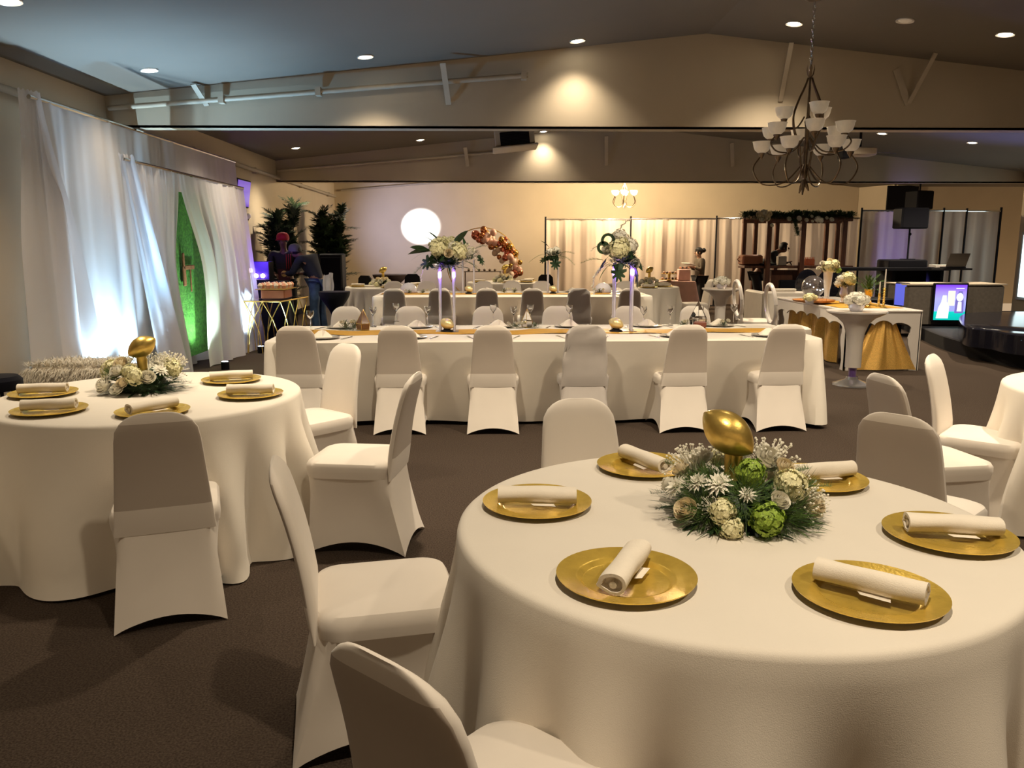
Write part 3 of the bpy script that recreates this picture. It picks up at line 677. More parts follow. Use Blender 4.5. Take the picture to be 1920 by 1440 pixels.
def centrepiece(c, rad, items, label, glabel, seed, axis, ballc, neck=0.0, ballL=0.175, ballR=0.0555, extra=None):
    rnd = random.Random(seed)
    t = thing('flower_arrangement', label, 'flowers', (c.x, c.y, TOP+0.002), 0)
    hh = rad*0.62
    core = MB(); core.lathe([(rad*.50, 0), (rad*.52, hh*.25), (rad*.40, hh*.55), (rad*.20, hh*.68)], 20, cap0=True, cap1=True); B('foam_base', core, M_LEAF, t)
    obj('greenery', GREENS, t, (0, 0, 0.0), (0, 0, seed), (rad*.98, rad*.98, hh*1.0), kind='stuff')
    obj('needle_greens', NEEDLES, t, (0, 0, 0.004), (0, 0, 0), (rad*1.08, rad*1.08, hh*.95), kind='stuff')
    for kind, az, el, s_ in items:
        p = on_dome(az, el, rad*0.86, hh*1.02); p.z += 0.012; n = Vector((p.x, p.y, max(0.03, p.z*1.3+0.01)+(.13 if kind in 'rw' else .03)))
        if kind in 'rw' and p.y < 0.04: n = Vector((p.x*3.2, -0.62, 0.55+p.z))
        me = {'r': ROSE, 'w': ROSE2, 'h': HYD, 'g': HYDG, 'd': DAISY, 'f': FERN, 'F': FERND, 'b': BREATH, 'n': NEEDLES2}[kind]
        if kind in 'fF': o = obj('fern_frond', me, t, tuple(p*0.55), (0, -R(el)*.5-.15, R(az)), s_)
        elif kind == 'n': o = obj('needle_tuft', me, t, tuple(p*0.8), (0, 0, 0), s_); o['kind'] = 'stuff'; o.rotation_euler = orient(n)
        elif kind == 'b': o = obj('baby_breath', me, t, tuple(p*0.85), (0, 0, 0), s_); o['kind'] = 'stuff'; o.rotation_euler = orient(n)
        else: flower(t, me, p, n, s_, rnd.uniform(0, 6))
    b = thing('football_ornament', glabel, 'ornament', (c.x+ballc[0], c.y+ballc[1], TOP+0.002), 0)
    mb = MB(); football(mb, (0, 0, ballc[2]), axis, ballL, ballR); B('football', mb, M_GOLDS, b)
    mb = MB(); top = ballc[2]-ballR*0.72
    mb.lathe([(0.045, 0), (0.042, 0.01), (0.028, 0.03), (0.024, top*.55), (0.027, top-0.012), (0.031, top-0.010), (0.031, top), (0.026, top+0.012)], 24, (neck, 0, 0), True, True); B('stand', mb, M_GOLDS, b)
    return t
cR = G(1384, 966, TOP); cR = Vector((cR.x, cR.y+0.02, 0))
itemsR = [('w', 128, 52, .040), ('h', 118, 30, .034), ('r', 212, 12, .036), ('r', 163, 40, .030), ('d', 232, 46, .042), ('d', 208, 42, .036), ('g', 272, 62, .040), ('h', 318, 42, .044),
          ('w', 20, 62, .044), ('r', 355, 52, .034), ('h', 242, 20, .034), ('h', 250, 4, .032), ('g', 276, 14, .044), ('r', 334, 14, .042), ('d', 345, 34, .044), ('d', 5, 46, .036), ('d', 185, 28, .044),
          ('w', 70, 40, .036), ('h', 95, 50, .034), ('d', 60, 20, .036), ('r', 40, 20, .034), ('w', 150, 15, .03), ('b', 30, 50, .11), ('b', 140, 40, .10), ('b', 80, 60, .10), ('b', 330, 20, .09),
          ('f', 20, 30, .17), ('f', 355, 22, .17), ('f', 40, 45, .15), ('F', 195, 5, .15), ('F', 215, 0, .14), ('f', 150, 40, .15), ('f', 120, 50, .14), ('F', 290, 0, .13), ('F', 310, 0, .15), ('n', 205, 35, .10), ('n', 215, 50, .09), ('F', 170, 10, .14), ('n', 300, 10, .13), ('n', 225, 12, .12), ('n', 260, 35, .12), ('n', 330, 30, .12), ('n', 345, 5, .11), ('b', 232, 20, .05), ('d', 262, 38, .026), ('w', 290, 30, .030)]
pb = VY(1363, 811, cR.y+0.01)
centrepiece(cR, 0.245, itemsR, 'low ring of cream roses, daisies and green hydrangea on the right foreground table', 'gold football on a gold stand among the flowers of the right foreground table', 1,
            (0.72, -0.42, -0.60), (pb.x-cR.x, 0.0, pb.z-TOP), 0.02, 0.180, 0.058)
cL = G(266, 733, TOP); cL = Vector((cL.x, cL.y+0.03, 0))
itemsL = [('h', 180, 40, .058), ('h', 165, 50, .045), ('r', 205, 60, .045), ('w', 225, 12, .050), ('d', 222, 22, .055), ('h', 280, 35, .045), ('w', 255, 8, .040), ('h', 268, 45, .040), ('w', 300, 30, .045), ('r', 262, 20, .035),
          ('h', 20, 45, .050), ('h', 5, 40, .045), ('d', 330, 45, .045), ('d', 190, 62, .045), ('d', 350, 62, .04), ('b', 150, 30, .12), ('b', 30, 40, .12), ('b', 10, 60, .09), ('b', 100, 20, .13), ('b', 172, 62, .07), ('r', 60, 30, .04), ('r', 130, 30, .04),
          ('F', 340, 10, .16), ('F', 325, 5, .16), ('F', 355, 8, .16), ('F', 215, 0, .12), ('f', 10, 40, .15), ('f', 330, 30, .13), ('n', 215, 35, .10), ('w', 235, 45, .04)]
pb = VY(266, 651, cL.y)
centrepiece(cL, 0.235, itemsL, 'low ring of cream roses, daisies and baby breath on the left round table', 'gold football on a gold stand among the flowers of the left round table', 2,
            (0.80, 0.25, 0.52), (pb.x-cL.x, 0.0, pb.z-TOP), -0.005, 0.165, 0.054)
# far round tables: small centrepieces, folded napkins on plates
for fc, px, py, nm, sc_ in ((f1, 716, 536, 'left', 1.0), (f2, 945, 531, 'middle', 1.0), (f3, 1216, 533, 'right', 1.0)):
    t = thing('flower_arrangement', 'small cream and green flower mound on the far %s round table' % nm, 'flowers', (VY(px, py, fc.y-0.1).x, fc.y-0.1, TOP+0.002))
    obj('greenery', GREENS, t, (0, 0, 0), (0, 0, 1), (.24, .24, .17), kind='stuff')
    for k in range(9):
        p = on_dome(180+22*k, 15+(k % 3)*25, .19, .14); flower(t, [HYD, ROSE2, ROSE][k % 3], p, p, .055)
    t = thing('football_ornament', 'gold football standing above the flowers of the far %s round table' % nm, 'ornament', (t.location.x+0.02, fc.y-0.05, TOP+0.002))
    mb = MB(); football(mb, (0, 0, .30), (.8, .2, .5), .17, .052); B('football', mb, M_GOLDS, t)
    mb = MB(); mb.lathe([(.045, 0), (.025, .03), (.024, .25), (.03, .262)], 16, cap0=True, cap1=True); B('stand', mb, M_GOLDS, t)
    for k, (dx, dy) in enumerate(((-0.50, -0.22), (0.45, -0.25), (0.1, -0.56), (0.52, 0.2))):
        side = ['at its left', 'at its right', 'nearest the camera', 'at its far right'][k]
        o = obj('charger_plate', CHARGER, None, (fc.x+dx, fc.y+dy, TOP+0.001)); tag(o, 'gold plate on the far %s round table, %s' % (nm, side), 'plate')
        o = obj('napkin_roll', ROLLS[k % 3], None, (fc.x+dx, fc.y+dy, TOP+0.0135), (0, 0, 0.2*k)); tag(o, 'rolled cream napkin on the far %s round table, %s' % (nm, side), 'napkin')
# ------------------------------------------------------------------ things along the head table
M_LED = mat('violet_led', (0.3, 0.15, 1.0), 0.4, emit=(0.33, 0.12, 1.0), estr=9.0)
M_TUBE = mat('acrylic_tube', (0.90, 0.88, 0.98), 0.15, trans=0.5, ior=1.3)
def monstera(seed):
    mb = MB(); rnd = random.Random(seed); n = 26; out = []
    for i in range(n+1):
        a = -PI+2*PI*i/n; r_ = 0.5*(1-0.25*math.cos(a))*(1+0.20*math.cos(a)**3)
        if i % 3 == 1 and abs(a) < 2.5: r_ *= 0.55
        out.append((0.45+r_*math.cos(a)*1.05, r_*math.sin(a)*0.85))
    vs = [(0.3, 0, 0.03)]+[(x, y, -0.12*abs(y)-0.15*(x*x)) for x, y in out]
    mb.add(vs, [(0, i, i+1) for i in range(1, n+1)]); mb.tube([(-0.4, 0, -0.05), (0, 0, 0.0), (0.5, 0, 0.0)], 0.012, 4); return mb.mesh('monstera_leaf', M_LEAF)
MONST = monstera(1)
wl = MB(); wl.leaf((0, 0, 0), (1, 0, .25), (0, 0, 1), 1.0, 0.34, 0.35, 6); WLEAF = wl.mesh('broad_leaf', M_LEAF)
wl = MB(); wl.leaf((0, 0, 0), (1, 0, .2), (0, 0, 1), 1.0, 0.13, 0.3, 6); WLEAFM = wl.mesh('long_leaf', M_LEAF2)
def orchid_spray(seed):
    rnd = random.Random(seed); mb = MB(); pts = [(x, 0, 0.25*math.sin(x*2)-0.55*x*x) for x in (0, .2, .4, .6, .8, 1.0)]
    mb.tube(pts, 0.008, 4)
    for i in range(16):
        t = .2+.8*i/16; p = Vector((t, rnd.uniform(-.05, .05), .25*math.sin(t*2)-.55*t*t+rnd.uniform(-.05, .03)))
        for k in range(5):
            a = 2*PI*k/5; mb.leaf(p, (math.cos(a)*.5, math.sin(a), .5), (0, 0, 1), 0.10, 0.06, .2, 2)
    return mb.mesh('orchid_spray', M_ROSEW)
ORCH = orchid_spray(2)
def acrylic_stand(px0, px1, ybase, yt, label, T_y, plate=True, lit=True, r=0.011, top_z=None):
    a = VY(px0, ybase, T_y); b = VY(px1, ybase, T_y); c = (a+b)/2; w = (b.x-a.x); z1 = VY(px0, yt, T_y).z if top_z is None else top_z
    t = thing('acrylic_flower_stand', label, 'flower stand', (c.x, T_y, TOP+0.004)); h = z1-TOP
    for sx in (-1, 1):
        for sy in (-1, 1):
            mb = MB(); mb.lathe([(r, 0.006), (r, h-0.006)], 10, (sx*w/2, sy*0.04, 0), True, True); B('rod', mb, M_TUBE, t)
            if lit:
                mb = MB(); mb.lathe([(0.004, h-0.12), (0.012, h-0.11), (0.012, h-0.07), (0.004, h-0.06)], 8, (sx*w/2, sy*0.04, 0), True, True); B('led_light', mb, M_LED, t)
    for nm, z in (('base_plate', 0.003), ('top_plate', h-0.003)):
        mb = MB(); mb.box((0, 0, z), (w+0.08, 0.16, 0.006)); B(nm, mb, M_ACRYL, t, False)
    if lit: point('stand_glow', (c.x, T_y-0.09, z1-0.1), .35, (0.35, 0.2, 1.0), 0.03)
    return Vector((c.x, T_y, z1))
def tall_flowers(c, label, items, gr=0.30, seed=1, gz=0.04, kind=GREENS, gs=0.30):
    t = thing('flower_arrangement', label, 'flowers', (c.x, c.y, c.z+0.004)); rnd = random.Random(seed)
    mb = MB(); mb.lathe([(0.05, 0), (0.09, 0.03), (0.08, 0.09), (0.03, 0.12)], 14, cap0=True, cap1=True); B('foam_base', mb, M_LEAF, t)
    obj('greenery', kind, t, (0, 0, gz), (0, 0, seed), (gs, gs, gs*.7), kind='stuff')
    for me, p, n, s_ in items:
        o = obj(me.name.split('.')[0], me, t, p, (0, 0, 0), s_)
        if me in (WLEAF, WLEAFM, MONST, ORCH, FERN, FERND):
            o.rotation_euler = n
        else: o.rotation_euler = orient(n, rnd.uniform(0, 6))
    return t
yA = T1.y+0.02
c1 = acrylic_stand(826, 852, 612, 497, 'tall clear acrylic stand with violet lights on the left half of the head table', yA)
def rel(px, py, c, dy=0.0):
    p = VY(px, py, c.y+dy); return (p.x-c.x, dy, p.z-c.z)
U = (0, -.6, .7)
tall_flowers(c1, 'big bouquet of cream hydrangeas with broad leaves on the left acrylic stand',
    [(HYD, rel(822, 466, c1, -.05), (-.3, -1, .4), .085), (HYD, rel(833, 460, c1, .04), (0, -.5, 1), .075), (HYD, rel(860, 473, c1, -.05), (.4, -1, .3), .078), (HYDW, rel(848, 466, c1, .02), (.2, -1, .5), .06), (ROSE, rel(841, 476, c1, -.12), (0, -1, .2), .042), (HYD, rel(847, 452, c1, .1), (0, 0, 1), .04),
     (WLEAF, rel(812, 462, c1), (0, -.1, PI), .16), (WLEAF, rel(815, 456, c1, .05), (0, -.5, 2.9), .16), (WLEAF, rel(822, 452, c1, .1), (0, -.7, 2.7), .15), (WLEAF, rel(850, 462, c1, .06), (0.9, -.9, .3), .17), (WLEAF, rel(856, 458, c1, .03), (-.9, -.9, .0), .15), (WLEAF, rel(808, 470, c1, -.04), (.6, .1, 3.0), .20),
     (WLEAF, rel(800, 468, c1, -.05), (1.2, -.15, 3.2), .14), (WLEAFM, rel(812, 470, c1), (0, .35, 3.3), .22), (WLEAFM, rel(868, 490, c1), (0, .3, -.2), .16), (MONST, rel(815, 485, c1, -.06), (1.2, .5, 3.4), .16), (WLEAFM, rel(838, 492, c1, -.05), (0, 1.1, -.9), .15),
     (FERN, rel(815, 490, c1), (0, .5, 3.4), .22), (FERN, rel(865, 488, c1), (0, .5, -.3), .20), (ORCH, rel(815, 490, c1, -.05), (0, .7, 3.3), .22), (BREATH, rel(872, 480, c1), (.6, -.4, .5), .10)], seed=3, gs=.24, gz=-.03)
c2 = acrylic_stand(1150, 1183, 612, 492, 'tall clear acrylic stand with violet lights on the right half of the head table', yA)
tall_flowers(c2, 'big bouquet with monstera leaves and a dark ribbon on the right acrylic stand',
    [(HYD, rel(1161, 468, c2, -.08), (-.1, -1, .3), .092), (HYDW, rel(1163, 447, c2, .06), (0, 0, 1), .075), (HYDW, rel(1181, 462, c2, 0), (.6, -.6, .4), .07), (HYD, rel(1166, 479, c2, -.09), (0, -1, 0), .05), (ROSE2, rel(1138, 470, c2, -.06), (-.4, -1, .2), .05), (ROSE2, rel(1190, 494, c2, -.04), (.4, -1, -.1), .05),
     (MONST, rel(1190, 495, c2, -.02), (-.5, 1.25, -.5), .24), (MONST, rel(1160, 497, c2, -.12), (.3, 1.2, -1.8), .17), (MONST, rel(1135, 488, c2, -.02), (.5, .9, 3.4), .15), (WLEAFM, rel(1140, 500, c2, -.05), (0, .9, 3.4), .15), (WLEAF, rel(1185, 480, c2), (.9, .9, -.3), .16),
     (ORCH, rel(1135, 500, c2, -.03), (0, .9, 3.3), .26), (ORCH, rel(1163, 445, c2, .05), (0, -1.3, .2), .18), (FERN, rel(1130, 488, c2), (0, .1, 3.2), .20), (FERND, rel(1140, 492, c2), (0, .8, 3.4), .16), (ORCH, rel(1140, 465, c2), (0, -.1, 3.3), .16)], seed=4, gs=.22, gz=-.03)
rb = MB()
for k, (cx, cz, rr) in enumerate(((1140, 452, .05), (1131, 465, .042))):
    p = rel(cx, cz, c2, -.05); n_ = 24
    rb.loft([[(p[0]+(rr+d)*math.cos(2*PI*i/n_), p[1]+s_*.02, p[2]+(rr+d)*math.sin(2*PI*i/n_)*1.05) for s_, d in ((-1, -.010), (1, -.010), (1, .012), (-1, .012))] for i in range(n_+1)])
o = B('ribbon_bow', rb, M_LEAF, None, loc=(c2.x, c2.y, c2.z+.004)); tag(o, 'dark looped ribbon at the top left of the right tall bouquet', 'ribbon')
# second table: shorter stands
y3 = T2.y+0.0
c3 = acrylic_stand(1027, 1046, 553, 489, 'clear acrylic flower stand on the second long table, right of its middle', y3, lit=False, r=.013)
tall_flowers(c3, 'white and dark green bouquet on the right stand of the second long table',
    [(HYDW, rel(1032, 473, c3, -.05), (-.2, -1, .3), .06), (ROSE2, rel(1038, 475, c3, -.1), (0, -1, 0), .05), (HYDW, rel(1043, 470, c3), (.3, -.5, .6), .06), (WLEAFM, rel(1020, 476, c3), (0, .45, 3.3), .30), (WLEAF, rel(1030, 465, c3), (.5, -.7, 2.6), .18), (MONST, rel(1041, 485, c3, -.08), (.2, 1.2, -1.5), .20), (MONST, rel(1028, 484, c3, -.05), (.9, .3, 3.3), .17), (FERN, rel(1050, 480, c3), (0, .5, -.3), .28), (FERN, rel(1050, 475, c3), (0, 0, .2), .24)], seed=5, gs=.24)
c4 = acrylic_stand(868, 889, 553, 487, 'clear acrylic flower stand on the second long table, left of its middle', y3, lit=False, r=.013)
tall_flowers(c4, 'white and green bouquet peeping out right behind the big left bouquet',
    [(ROSE2, rel(877, 474, c4, -.1), (0, -1, .2), .055), (ROSE2, rel(885, 469, c4, -.08), (.2, -1, .3), .05), (ROSE2, rel(876, 460, c4), (0, -.6, .6), .04), (WLEAFM, rel(893, 478, c4), (0, .9, -.1), .30), (MONST, rel(898, 480, c4), (.4, 1.0, -.3), .18), (WLEAF, rel(872, 465, c4), (.3, -1.2, 2.0), .18), (FERND, rel(888, 468, c4), (0, -.2, .2), .3), (HYDW, rel(879, 478, c4, -.06), (0, -1, 0), .05)], seed=6, gs=.24)
def small_ball(px, py, Y, label, L_=.15):
    p = VY(px, py, Y); t = thing('football_ornament', label, 'ornament', (p.x, Y, TOP+0.006))
    mb = MB(); football(mb, (0, 0, .072), (.75, -.45, -.3), L_, L_*.33); B('football', mb, mat('pale_gold', (.80, .66, .32), .35, metal=.5, var=.08), t)
    mb = MB(); mb.lathe([(.06, 0), (.055, .012), (.03, .022), (.03, .03)], 16, cap0=True, cap1=True); B('base', mb, M_BLACK, t)
small_ball(838, 610, yA-0.05, 'small pale gold football between the rods of the left tall stand on the head table')
small_ball(1155, 610, yA-0.05, 'small pale gold football between the rods of the right tall stand on the head table')
small_ball(879, 550, T2.y-0.1, 'small gold football on the second long table, left'); small_ball(1037, 550, T2.y-0.1, 'small gold football on the second long table, right')
def garland(pxa, pxb, T, A, yy, label, m1=GREENS2, hgt=.09, seed=1, flowers=True):
    a = G(pxa, yy, TOP); b = G(pxb, yy, TOP); c = (a+b)/2; L_ = (b-a).length; rnd = random.Random(seed)
    t = thing('table_garland', label, 'greenery', (c.x, c.y, TOP+0.006), A); n = max(2, int(L_/.16))
    for i in range(n):
        o = obj('greenery', m1, t, ((i+.5)/n*L_-L_/2, rnd.uniform(-.02, .02), 0), (0, 0, i), (.12, .09, hgt)); o['kind'] = 'stuff'
    if flowers:
        for i in range(n*2):
            flower(t, ROSE2, (rnd.uniform(-L_/2, L_/2), rnd.uniform(-.05, .03), hgt*.5), (rnd.uniform(-.5, .5), -1, .8), .02)
def terrarium(px, py, label, h=.16, w=.055, m=None, fill=True):
    p = G(px, py, TOP); t = thing('geometric_terrarium', label, 'ornament', (p.x, p.y, TOP+0.006)); m = m or M_GOLDS
    base = [(w*math.cos(R(45+72*k)), w*math.sin(R(45+72*k)), 0) for k in range(5)]; mid = [(x*1.15, y*1.15, h*.3) for x, y, _ in base]; top = (0, 0, h)
    mb = MB()
    for k in range(5):
        mb.tube([base[k], mid[k], top], .0022, 4); mb.tube([base[k], base[(k+1) % 5]], .0022, 4); mb.tube([mid[k], mid[(k+1) % 5]], .0022, 4)
    B('wire_frame', mb, m, t)
    mb = MB()
    for k in range(5): mb.add([mid[k], mid[(k+1) % 5], top, base[k], base[(k+1) % 5]], [(0, 1, 2), (3, 4, 1, 0)])
    B('glass_pane', mb, M_GLASS, t, False) if not fill else B('glass_pane', mb, mat('amber_glass', (.25, .12, .05), .1, trans=.5), t, False)
garland(640, 672, T1, A1, 619, 'grey green sprig on the left part of the head table runner', seed=2, hgt=.14)
terrarium(682, 619, 'brown pyramid shaped terrarium on the left part of the head table', .185, .06)
garland(948, 1022, T1, A1, 615, 'low garland of greenery on the middle of the head table', seed=3, hgt=.08)
terrarium(988, 614, 'thin wire terrarium in the garland in the middle of the head table', .17, .05, M_GOLDS, False)
garland(1262, 1375, T1, A1, 613, 'greenery and white flowers along the right part of the head table', seed=4, hgt=.10)
terrarium(1308, 613, 'thin wire terrarium standing in the greenery at the right part of the head table', .24, .075, M_BRONZE, False)
mb = MB(); mb.box((0, 0, .03), (.11, .07, .06), bev=.01); p = G(1312, 616, TOP); o = B('wooden_block', mb, mat('red_brown', (.20, .07, .05), .6), None, loc=(p.x, p.y, TOP+.006)); tag(o, 'small red brown block among the greenery at the right of the head table', 'ornament')
garland(755, 805, T2, 0, 551, 'greenery on the left part of the second long table', seed=5, hgt=.10)
garland(935, 975, T2, 0, 550, 'greenery in the middle of the second long table', seed=6, hgt=.13)
garland(1110, 1165, T2, 0, 550, 'greenery on the right part of the second long table', seed=7, hgt=.12)
for px, lab in ((765, 'left'), (1132, 'right')):
    p = G(px, 550, TOP); t = thing('glass_cloche', 'clear glass dome over greenery on the %s part of the second long table' % lab, 'cloche', (p.x, p.y+.1, TOP+.006))
    mb = MB(); mb.lathe([(.13, 0), (.135, .05), (.12, .10), (.07, .145), (.01, .16)], 24, cap1=True); B('glass_dome', mb, M_TUBE, t)
    mb = MB(); mb.lathe([(.15, 0), (.15, .006)], 24, cap0=True, cap1=True); B('base', mb, M_WOODL, t)
# wine bottle and menus on far tables
for k, (fc, dx, dy, lab) in enumerate(((f1, -.28, -.5, 'far left'), (f3, .35, -.45, 'far right'), (f2, .5, -.3, 'far middle'))):
    mb = MB(); mb.box((0, 0, .018), (.20, .12, .035), bev=.008); o = B('folded_cloth', mb, M_NAPKIN, None, loc=(fc.x+dx, fc.y+dy+.25, TOP+.002)); tag(o, 'thick folded white cloth on the %s round table' % lab, 'cloth')
# ================================================================== DRAPES
def drape(pts_top, z1, seed, fpm=5.0, amp=0.045, z0=0.01, pts_bot=None, nv=16, spread=1.0, gather=None, step=0.025, dz=0.03):
    """cloth hung between plan points; folds run downwards; gather(v) moves the sides in"""
    rnd = random.Random(seed); pts_bot = pts_bot or pts_top; ph = [rnd.uniform(0, 6.28) for _ in range(6)]
    L_ = sum((Vector(pts_top[i+1])-Vector(pts_top[i])).length for i in range(len(pts_top)-1)); n = max(8, int(L_/step))
    def at(pp, u):
        k = u*(len(pp)-1); i = min(int(k), len(pp)-2); a, b = Vector(pp[i]), Vector(pp[i+1]); d = (b-a).normalized(); return a.lerp(b, k-i), Vector((d.y, -d.x))
    mb = MB()
    def fn(u, v):
        u2 = gather(u, v) if gather else u
        a, na = at(pts_top, u2); b, nb = at(pts_bot, u2); p = a.lerp(b, v); nn = na.lerp(nb, v)
        s = u*L_; w = s*2*PI*fpm
        f_ = math.sin(w*.5+1.7*math.sin(s*1.9+ph[0])+ph[1])*.6+.45*math.sin(w+2.2*math.sin(s*1.1+ph[2]))*(1-.5*v)+.25*math.sin(w*2.3+ph[3])*(1-v)**2
        am = amp*(0.35+0.65*smooth(v*2.5))*(1+.35*v)*spread
        p = p+nn*f_*am
        z = lerp(z1+dz*.25*math.sin(w*2.3), z0+.01*math.sin(s*3), v)
        return (p.x, p.y, z)
    mb.grid(fn, n, nv); return mb
XC = -4.02
t = thing('sheer_drape', 'tall white sheer drape hung along the left wall, lit blue-white from the floor', 'curtain', (0, 0, 0))
yn = VX(66, 185, XC).y; yf = VX(440, 305, XC).y
d = drape([(XC, yn), (XC, yf)], 2.80, 1, 2.3, .05, pts_bot=[(XC+.06, yn-.05), (XC+.12, yf+.05)], nv=22); B('curtain_panel', d, M_SHEER, t)
def gl(u, v): return .5+(u-.5)*(0.55+.45*smooth(v*2))
d = drape([(XC-.10, yn-.22), (XC+.06, yn+.10)], 2.86, 2, 6, .03, pts_bot=[(XC-.10, yn-.30), (XC+.14, yn+.62)], gather=gl, nv=18, step=.012); B('corner_panel', d, M_SHEER, t)
d = drape([(XC, yf-.05), (LEFT_X+.1, yf+.05)], 2.78, 3, 4, .03); B('return_panel', d, M_SHEER, t)
mb = MB(); mb.tube([(XC, yn-.1, 2.80), (XC, yf, 2.79)], .02, 8); B('crossbar', mb, M_CHROME, t)
for y in (yn, yf):
    mb = MB(); mb.tube([(XC-.06, y, 0), (XC-.06, y, 2.8)], .022, 8); B('upright', mb, M_CHROME, t)
# the lower framed drape with its parted curtains
XD = -3.66
ya = VX(240, 305, XD).y; yb = VX(408, 352, XD).y; ym = VX(333, 335, XD).y
t = thing('parted_drape', 'lower white drape parted and tied back before the green grass panel', 'curtain', (0, 0, 0))
ybl = VX(326, 660, XD).y
def tie(side):
    def g_(u, v):
        # the parting edge is pulled aside towards the tie at v = .58, then flares again
        pull = .34*smooth(v/.5)-.07*smooth((v-.55)/.4) if side < 0 else .17*smooth(v/.5)-.06*smooth((v-.55)/.4)
        return (u*(1-pull)) if side < 0 else 1-(1-u)*(1-pull)
    return g_
d = drape([(XD, ya), (XD, ym)], 2.36, 5, 5, .035, pts_bot=[(XD-.08, ya+.75), (XD+.06, ym+.25)], gather=tie(-1), nv=22, step=.015); B('curtain_panel', d, M_SHEER, t)
d = drape([(XD, ym+.02), (XD, yb), (XD, yb+1.1)], 2.34, 6, 3.4, .04, pts_bot=[(XD+.05, ym+.25), (XD+.12, yb), (XD+.1, yb+1.5)], gather=tie(1), nv=22, step=.02); B('curtain_panel', d, M_SHEER, t)
d = drape([(XD-.02, ya-.16), (XD+.03, ya+.06)], 2.42, 7, 7, .03, pts_bot=[(XD-.05, ya+.55), (XD+.08, ya+1.0)], nv=14, step=.012); B('corner_panel', d, M_SHEER, t)
mb = MB(); mb.tube([(XD, ya-.1, 2.37), (XD, yb+1.1, 2.34)], .018, 8); B('crossbar', mb, M_CHROME, t)
# green grass panel seen through the parting
gy0 = VX(318, 560, XD-.12).y; gy1 = VX(379, 560, XD-.12).y+.35
t = thing('grass_panel', 'green artificial grass panel with a worn brown emblem behind the parted drape', 'panel', (0, 0, 0)); XG = XD-.13
ol = []
w_, h_ = (gy1-gy0)/2, 1.0
for cx, cz, a0 in ((w_-.12, h_-.12, 0), (-w_+.12, h_-.12, PI/2), (-w_+.12, -h_+.12, PI), (w_-.12, -h_+.12, 1.5*PI)):
    for i in range(6): a = a0+PI/2*i/5; ol.append((cx+.12*math.cos(a), cz+.12*math.sin(a)))
mb = MB(); yc = (gy0+gy1)/2
mb.loft([[(XG+dx, yc+y, 1.16+z) for y, z in ol] for dx in (-.03, 0)], True, True)
B('backing', mb, mat('grass_green', (.045, .16, .03), .8, vscale=30, color2=(.10, .34, .05), bump=1.0, bscale=120), t, False)
rnd = random.Random(5); mb = MB()
for i in range(5200):
    y = rnd.uniform(-w_+.03, w_-.03); z = rnd.uniform(-h_+.03, h_-.03)
    mb.leaf((XG, yc+y, 1.16+z), (.9, rnd.uniform(-.7, .7), rnd.uniform(-.4, .9)), (0, 0, 1), .035, .008, .1, 1)
B('grass_blades', mb, mat('grass_blade', (.05, .22, .03), .6, var=.4, vscale=40), t, False, kind='stuff')
M_EMB = mat('emblem_brown', (.22, .09, .04), .7, var=.2, vscale=30)
for (y_, z_, dy, dz) in ((.10, .06, .05, .20), (.28, -.02, .30, .055), (.30, -.18, .022, .28), (.10, -.12, .085, .24)):
    mb = MB(); mb.box((XG+.03, yc-.35+y_, 1.28+z_), (.02, dy, dz), bev=.008); B('emblem_piece', mb, M_EMB, t)
# LED bar and uplights on the floor
a = G(343, 681); b = G(382, 668)
t = thing('led_bar', 'black LED floor bar with a white lens strip in front of the parted drape', 'light', tuple((a+b)/2), math.atan2((b-a).y, (b-a).x)); L_ = (b-a).length
mb = MB(); mb.box((0, 0, .075), (L_, .06, .055), bev=.01); B('housing', mb, M_BLACK, t)
mb = MB(); mb.box((0, .0, .106), (L_*.94, .04, .008)); B('lens', mb, mat('led_lens', (1, 1, 1), .3, emit=(.75, .9, 1), estr=3), t)
for s_ in (-1, 1):
    mb = MB(); mb.box((s_*L_*.5, 0, .04), (.02, .10, .08), bev=.005); B('bracket', mb, M_BLACK, t)
def uplight(x, y, label, target, W, color, ang=70):
    t = thing('uplight', label, 'light', (x, y, 0)); mb = MB(); mb.lathe([(.05, 0), (.05, .09), (.04, .10)], 16, cap0=True, cap1=True); B('housing', mb, M_BLACK, t)
    mb = MB(); mb.lathe([(.038, .101), (.002, .103)], 16, cap1=True); B('lens', mb, mat('uplight_lens', (1, 1, 1), .4, emit=(.7, .9, 1), estr=10), t)
    spot('uplight_beam', (x, y, .12), target, W, color, ang, .8, .04)
yu = VX(195, 640, XC).y
uplight(XC+.20, yu-.30, 'small floor uplight throwing white light up the left drape behind the fur bench', (XC-.02, yu-.25, 1.6), 170, (.50, .78, 1.0), 95)
uplight(XC+.22, yu+.30, 'second small floor uplight at the foot of the left drape', (XC+.0, yu+.35, 1.6), 140, (.48, .76, 1.0), 90)
uplight(XG+.42, yc-.15, 'small floor uplight lighting the grass panel', (XG, yc, .9), 60, (.75, 1.0, .85), 80)
uplight(XD+.30, VX(448, 620, XD).y, 'small floor uplight at the far end of the left drape', (XD, VX(448, 620, XD).y+.2, 1.8), 90, (.60, .82, 1.0), 90)
spot('uplight_beam', (XC+.45, yu+.4, .35), (-2.0, yu-.2, 3.4), UPLIGHT_W*1.3, (.22, .58, 1.0), 92, .9, .05)
spot('uplight_beam', (XD+.45, 11.5, .35), (-1.4, 12.6, 3.4), UPLIGHT_W*.5, (.38, .66, 1.0), 90, .7, .05)
spot('uplight_beam', (8.6, 13.5, .9), (8.2, 12.0, 3.2), 55, (.25, .30, 1.0), 110, .8, .1)
spot('uplight_beam', (8.0, 15.0, .7), (8.4, 16.5, 1.3), 170, (.35, .30, 1.0), 90, .8, .1)
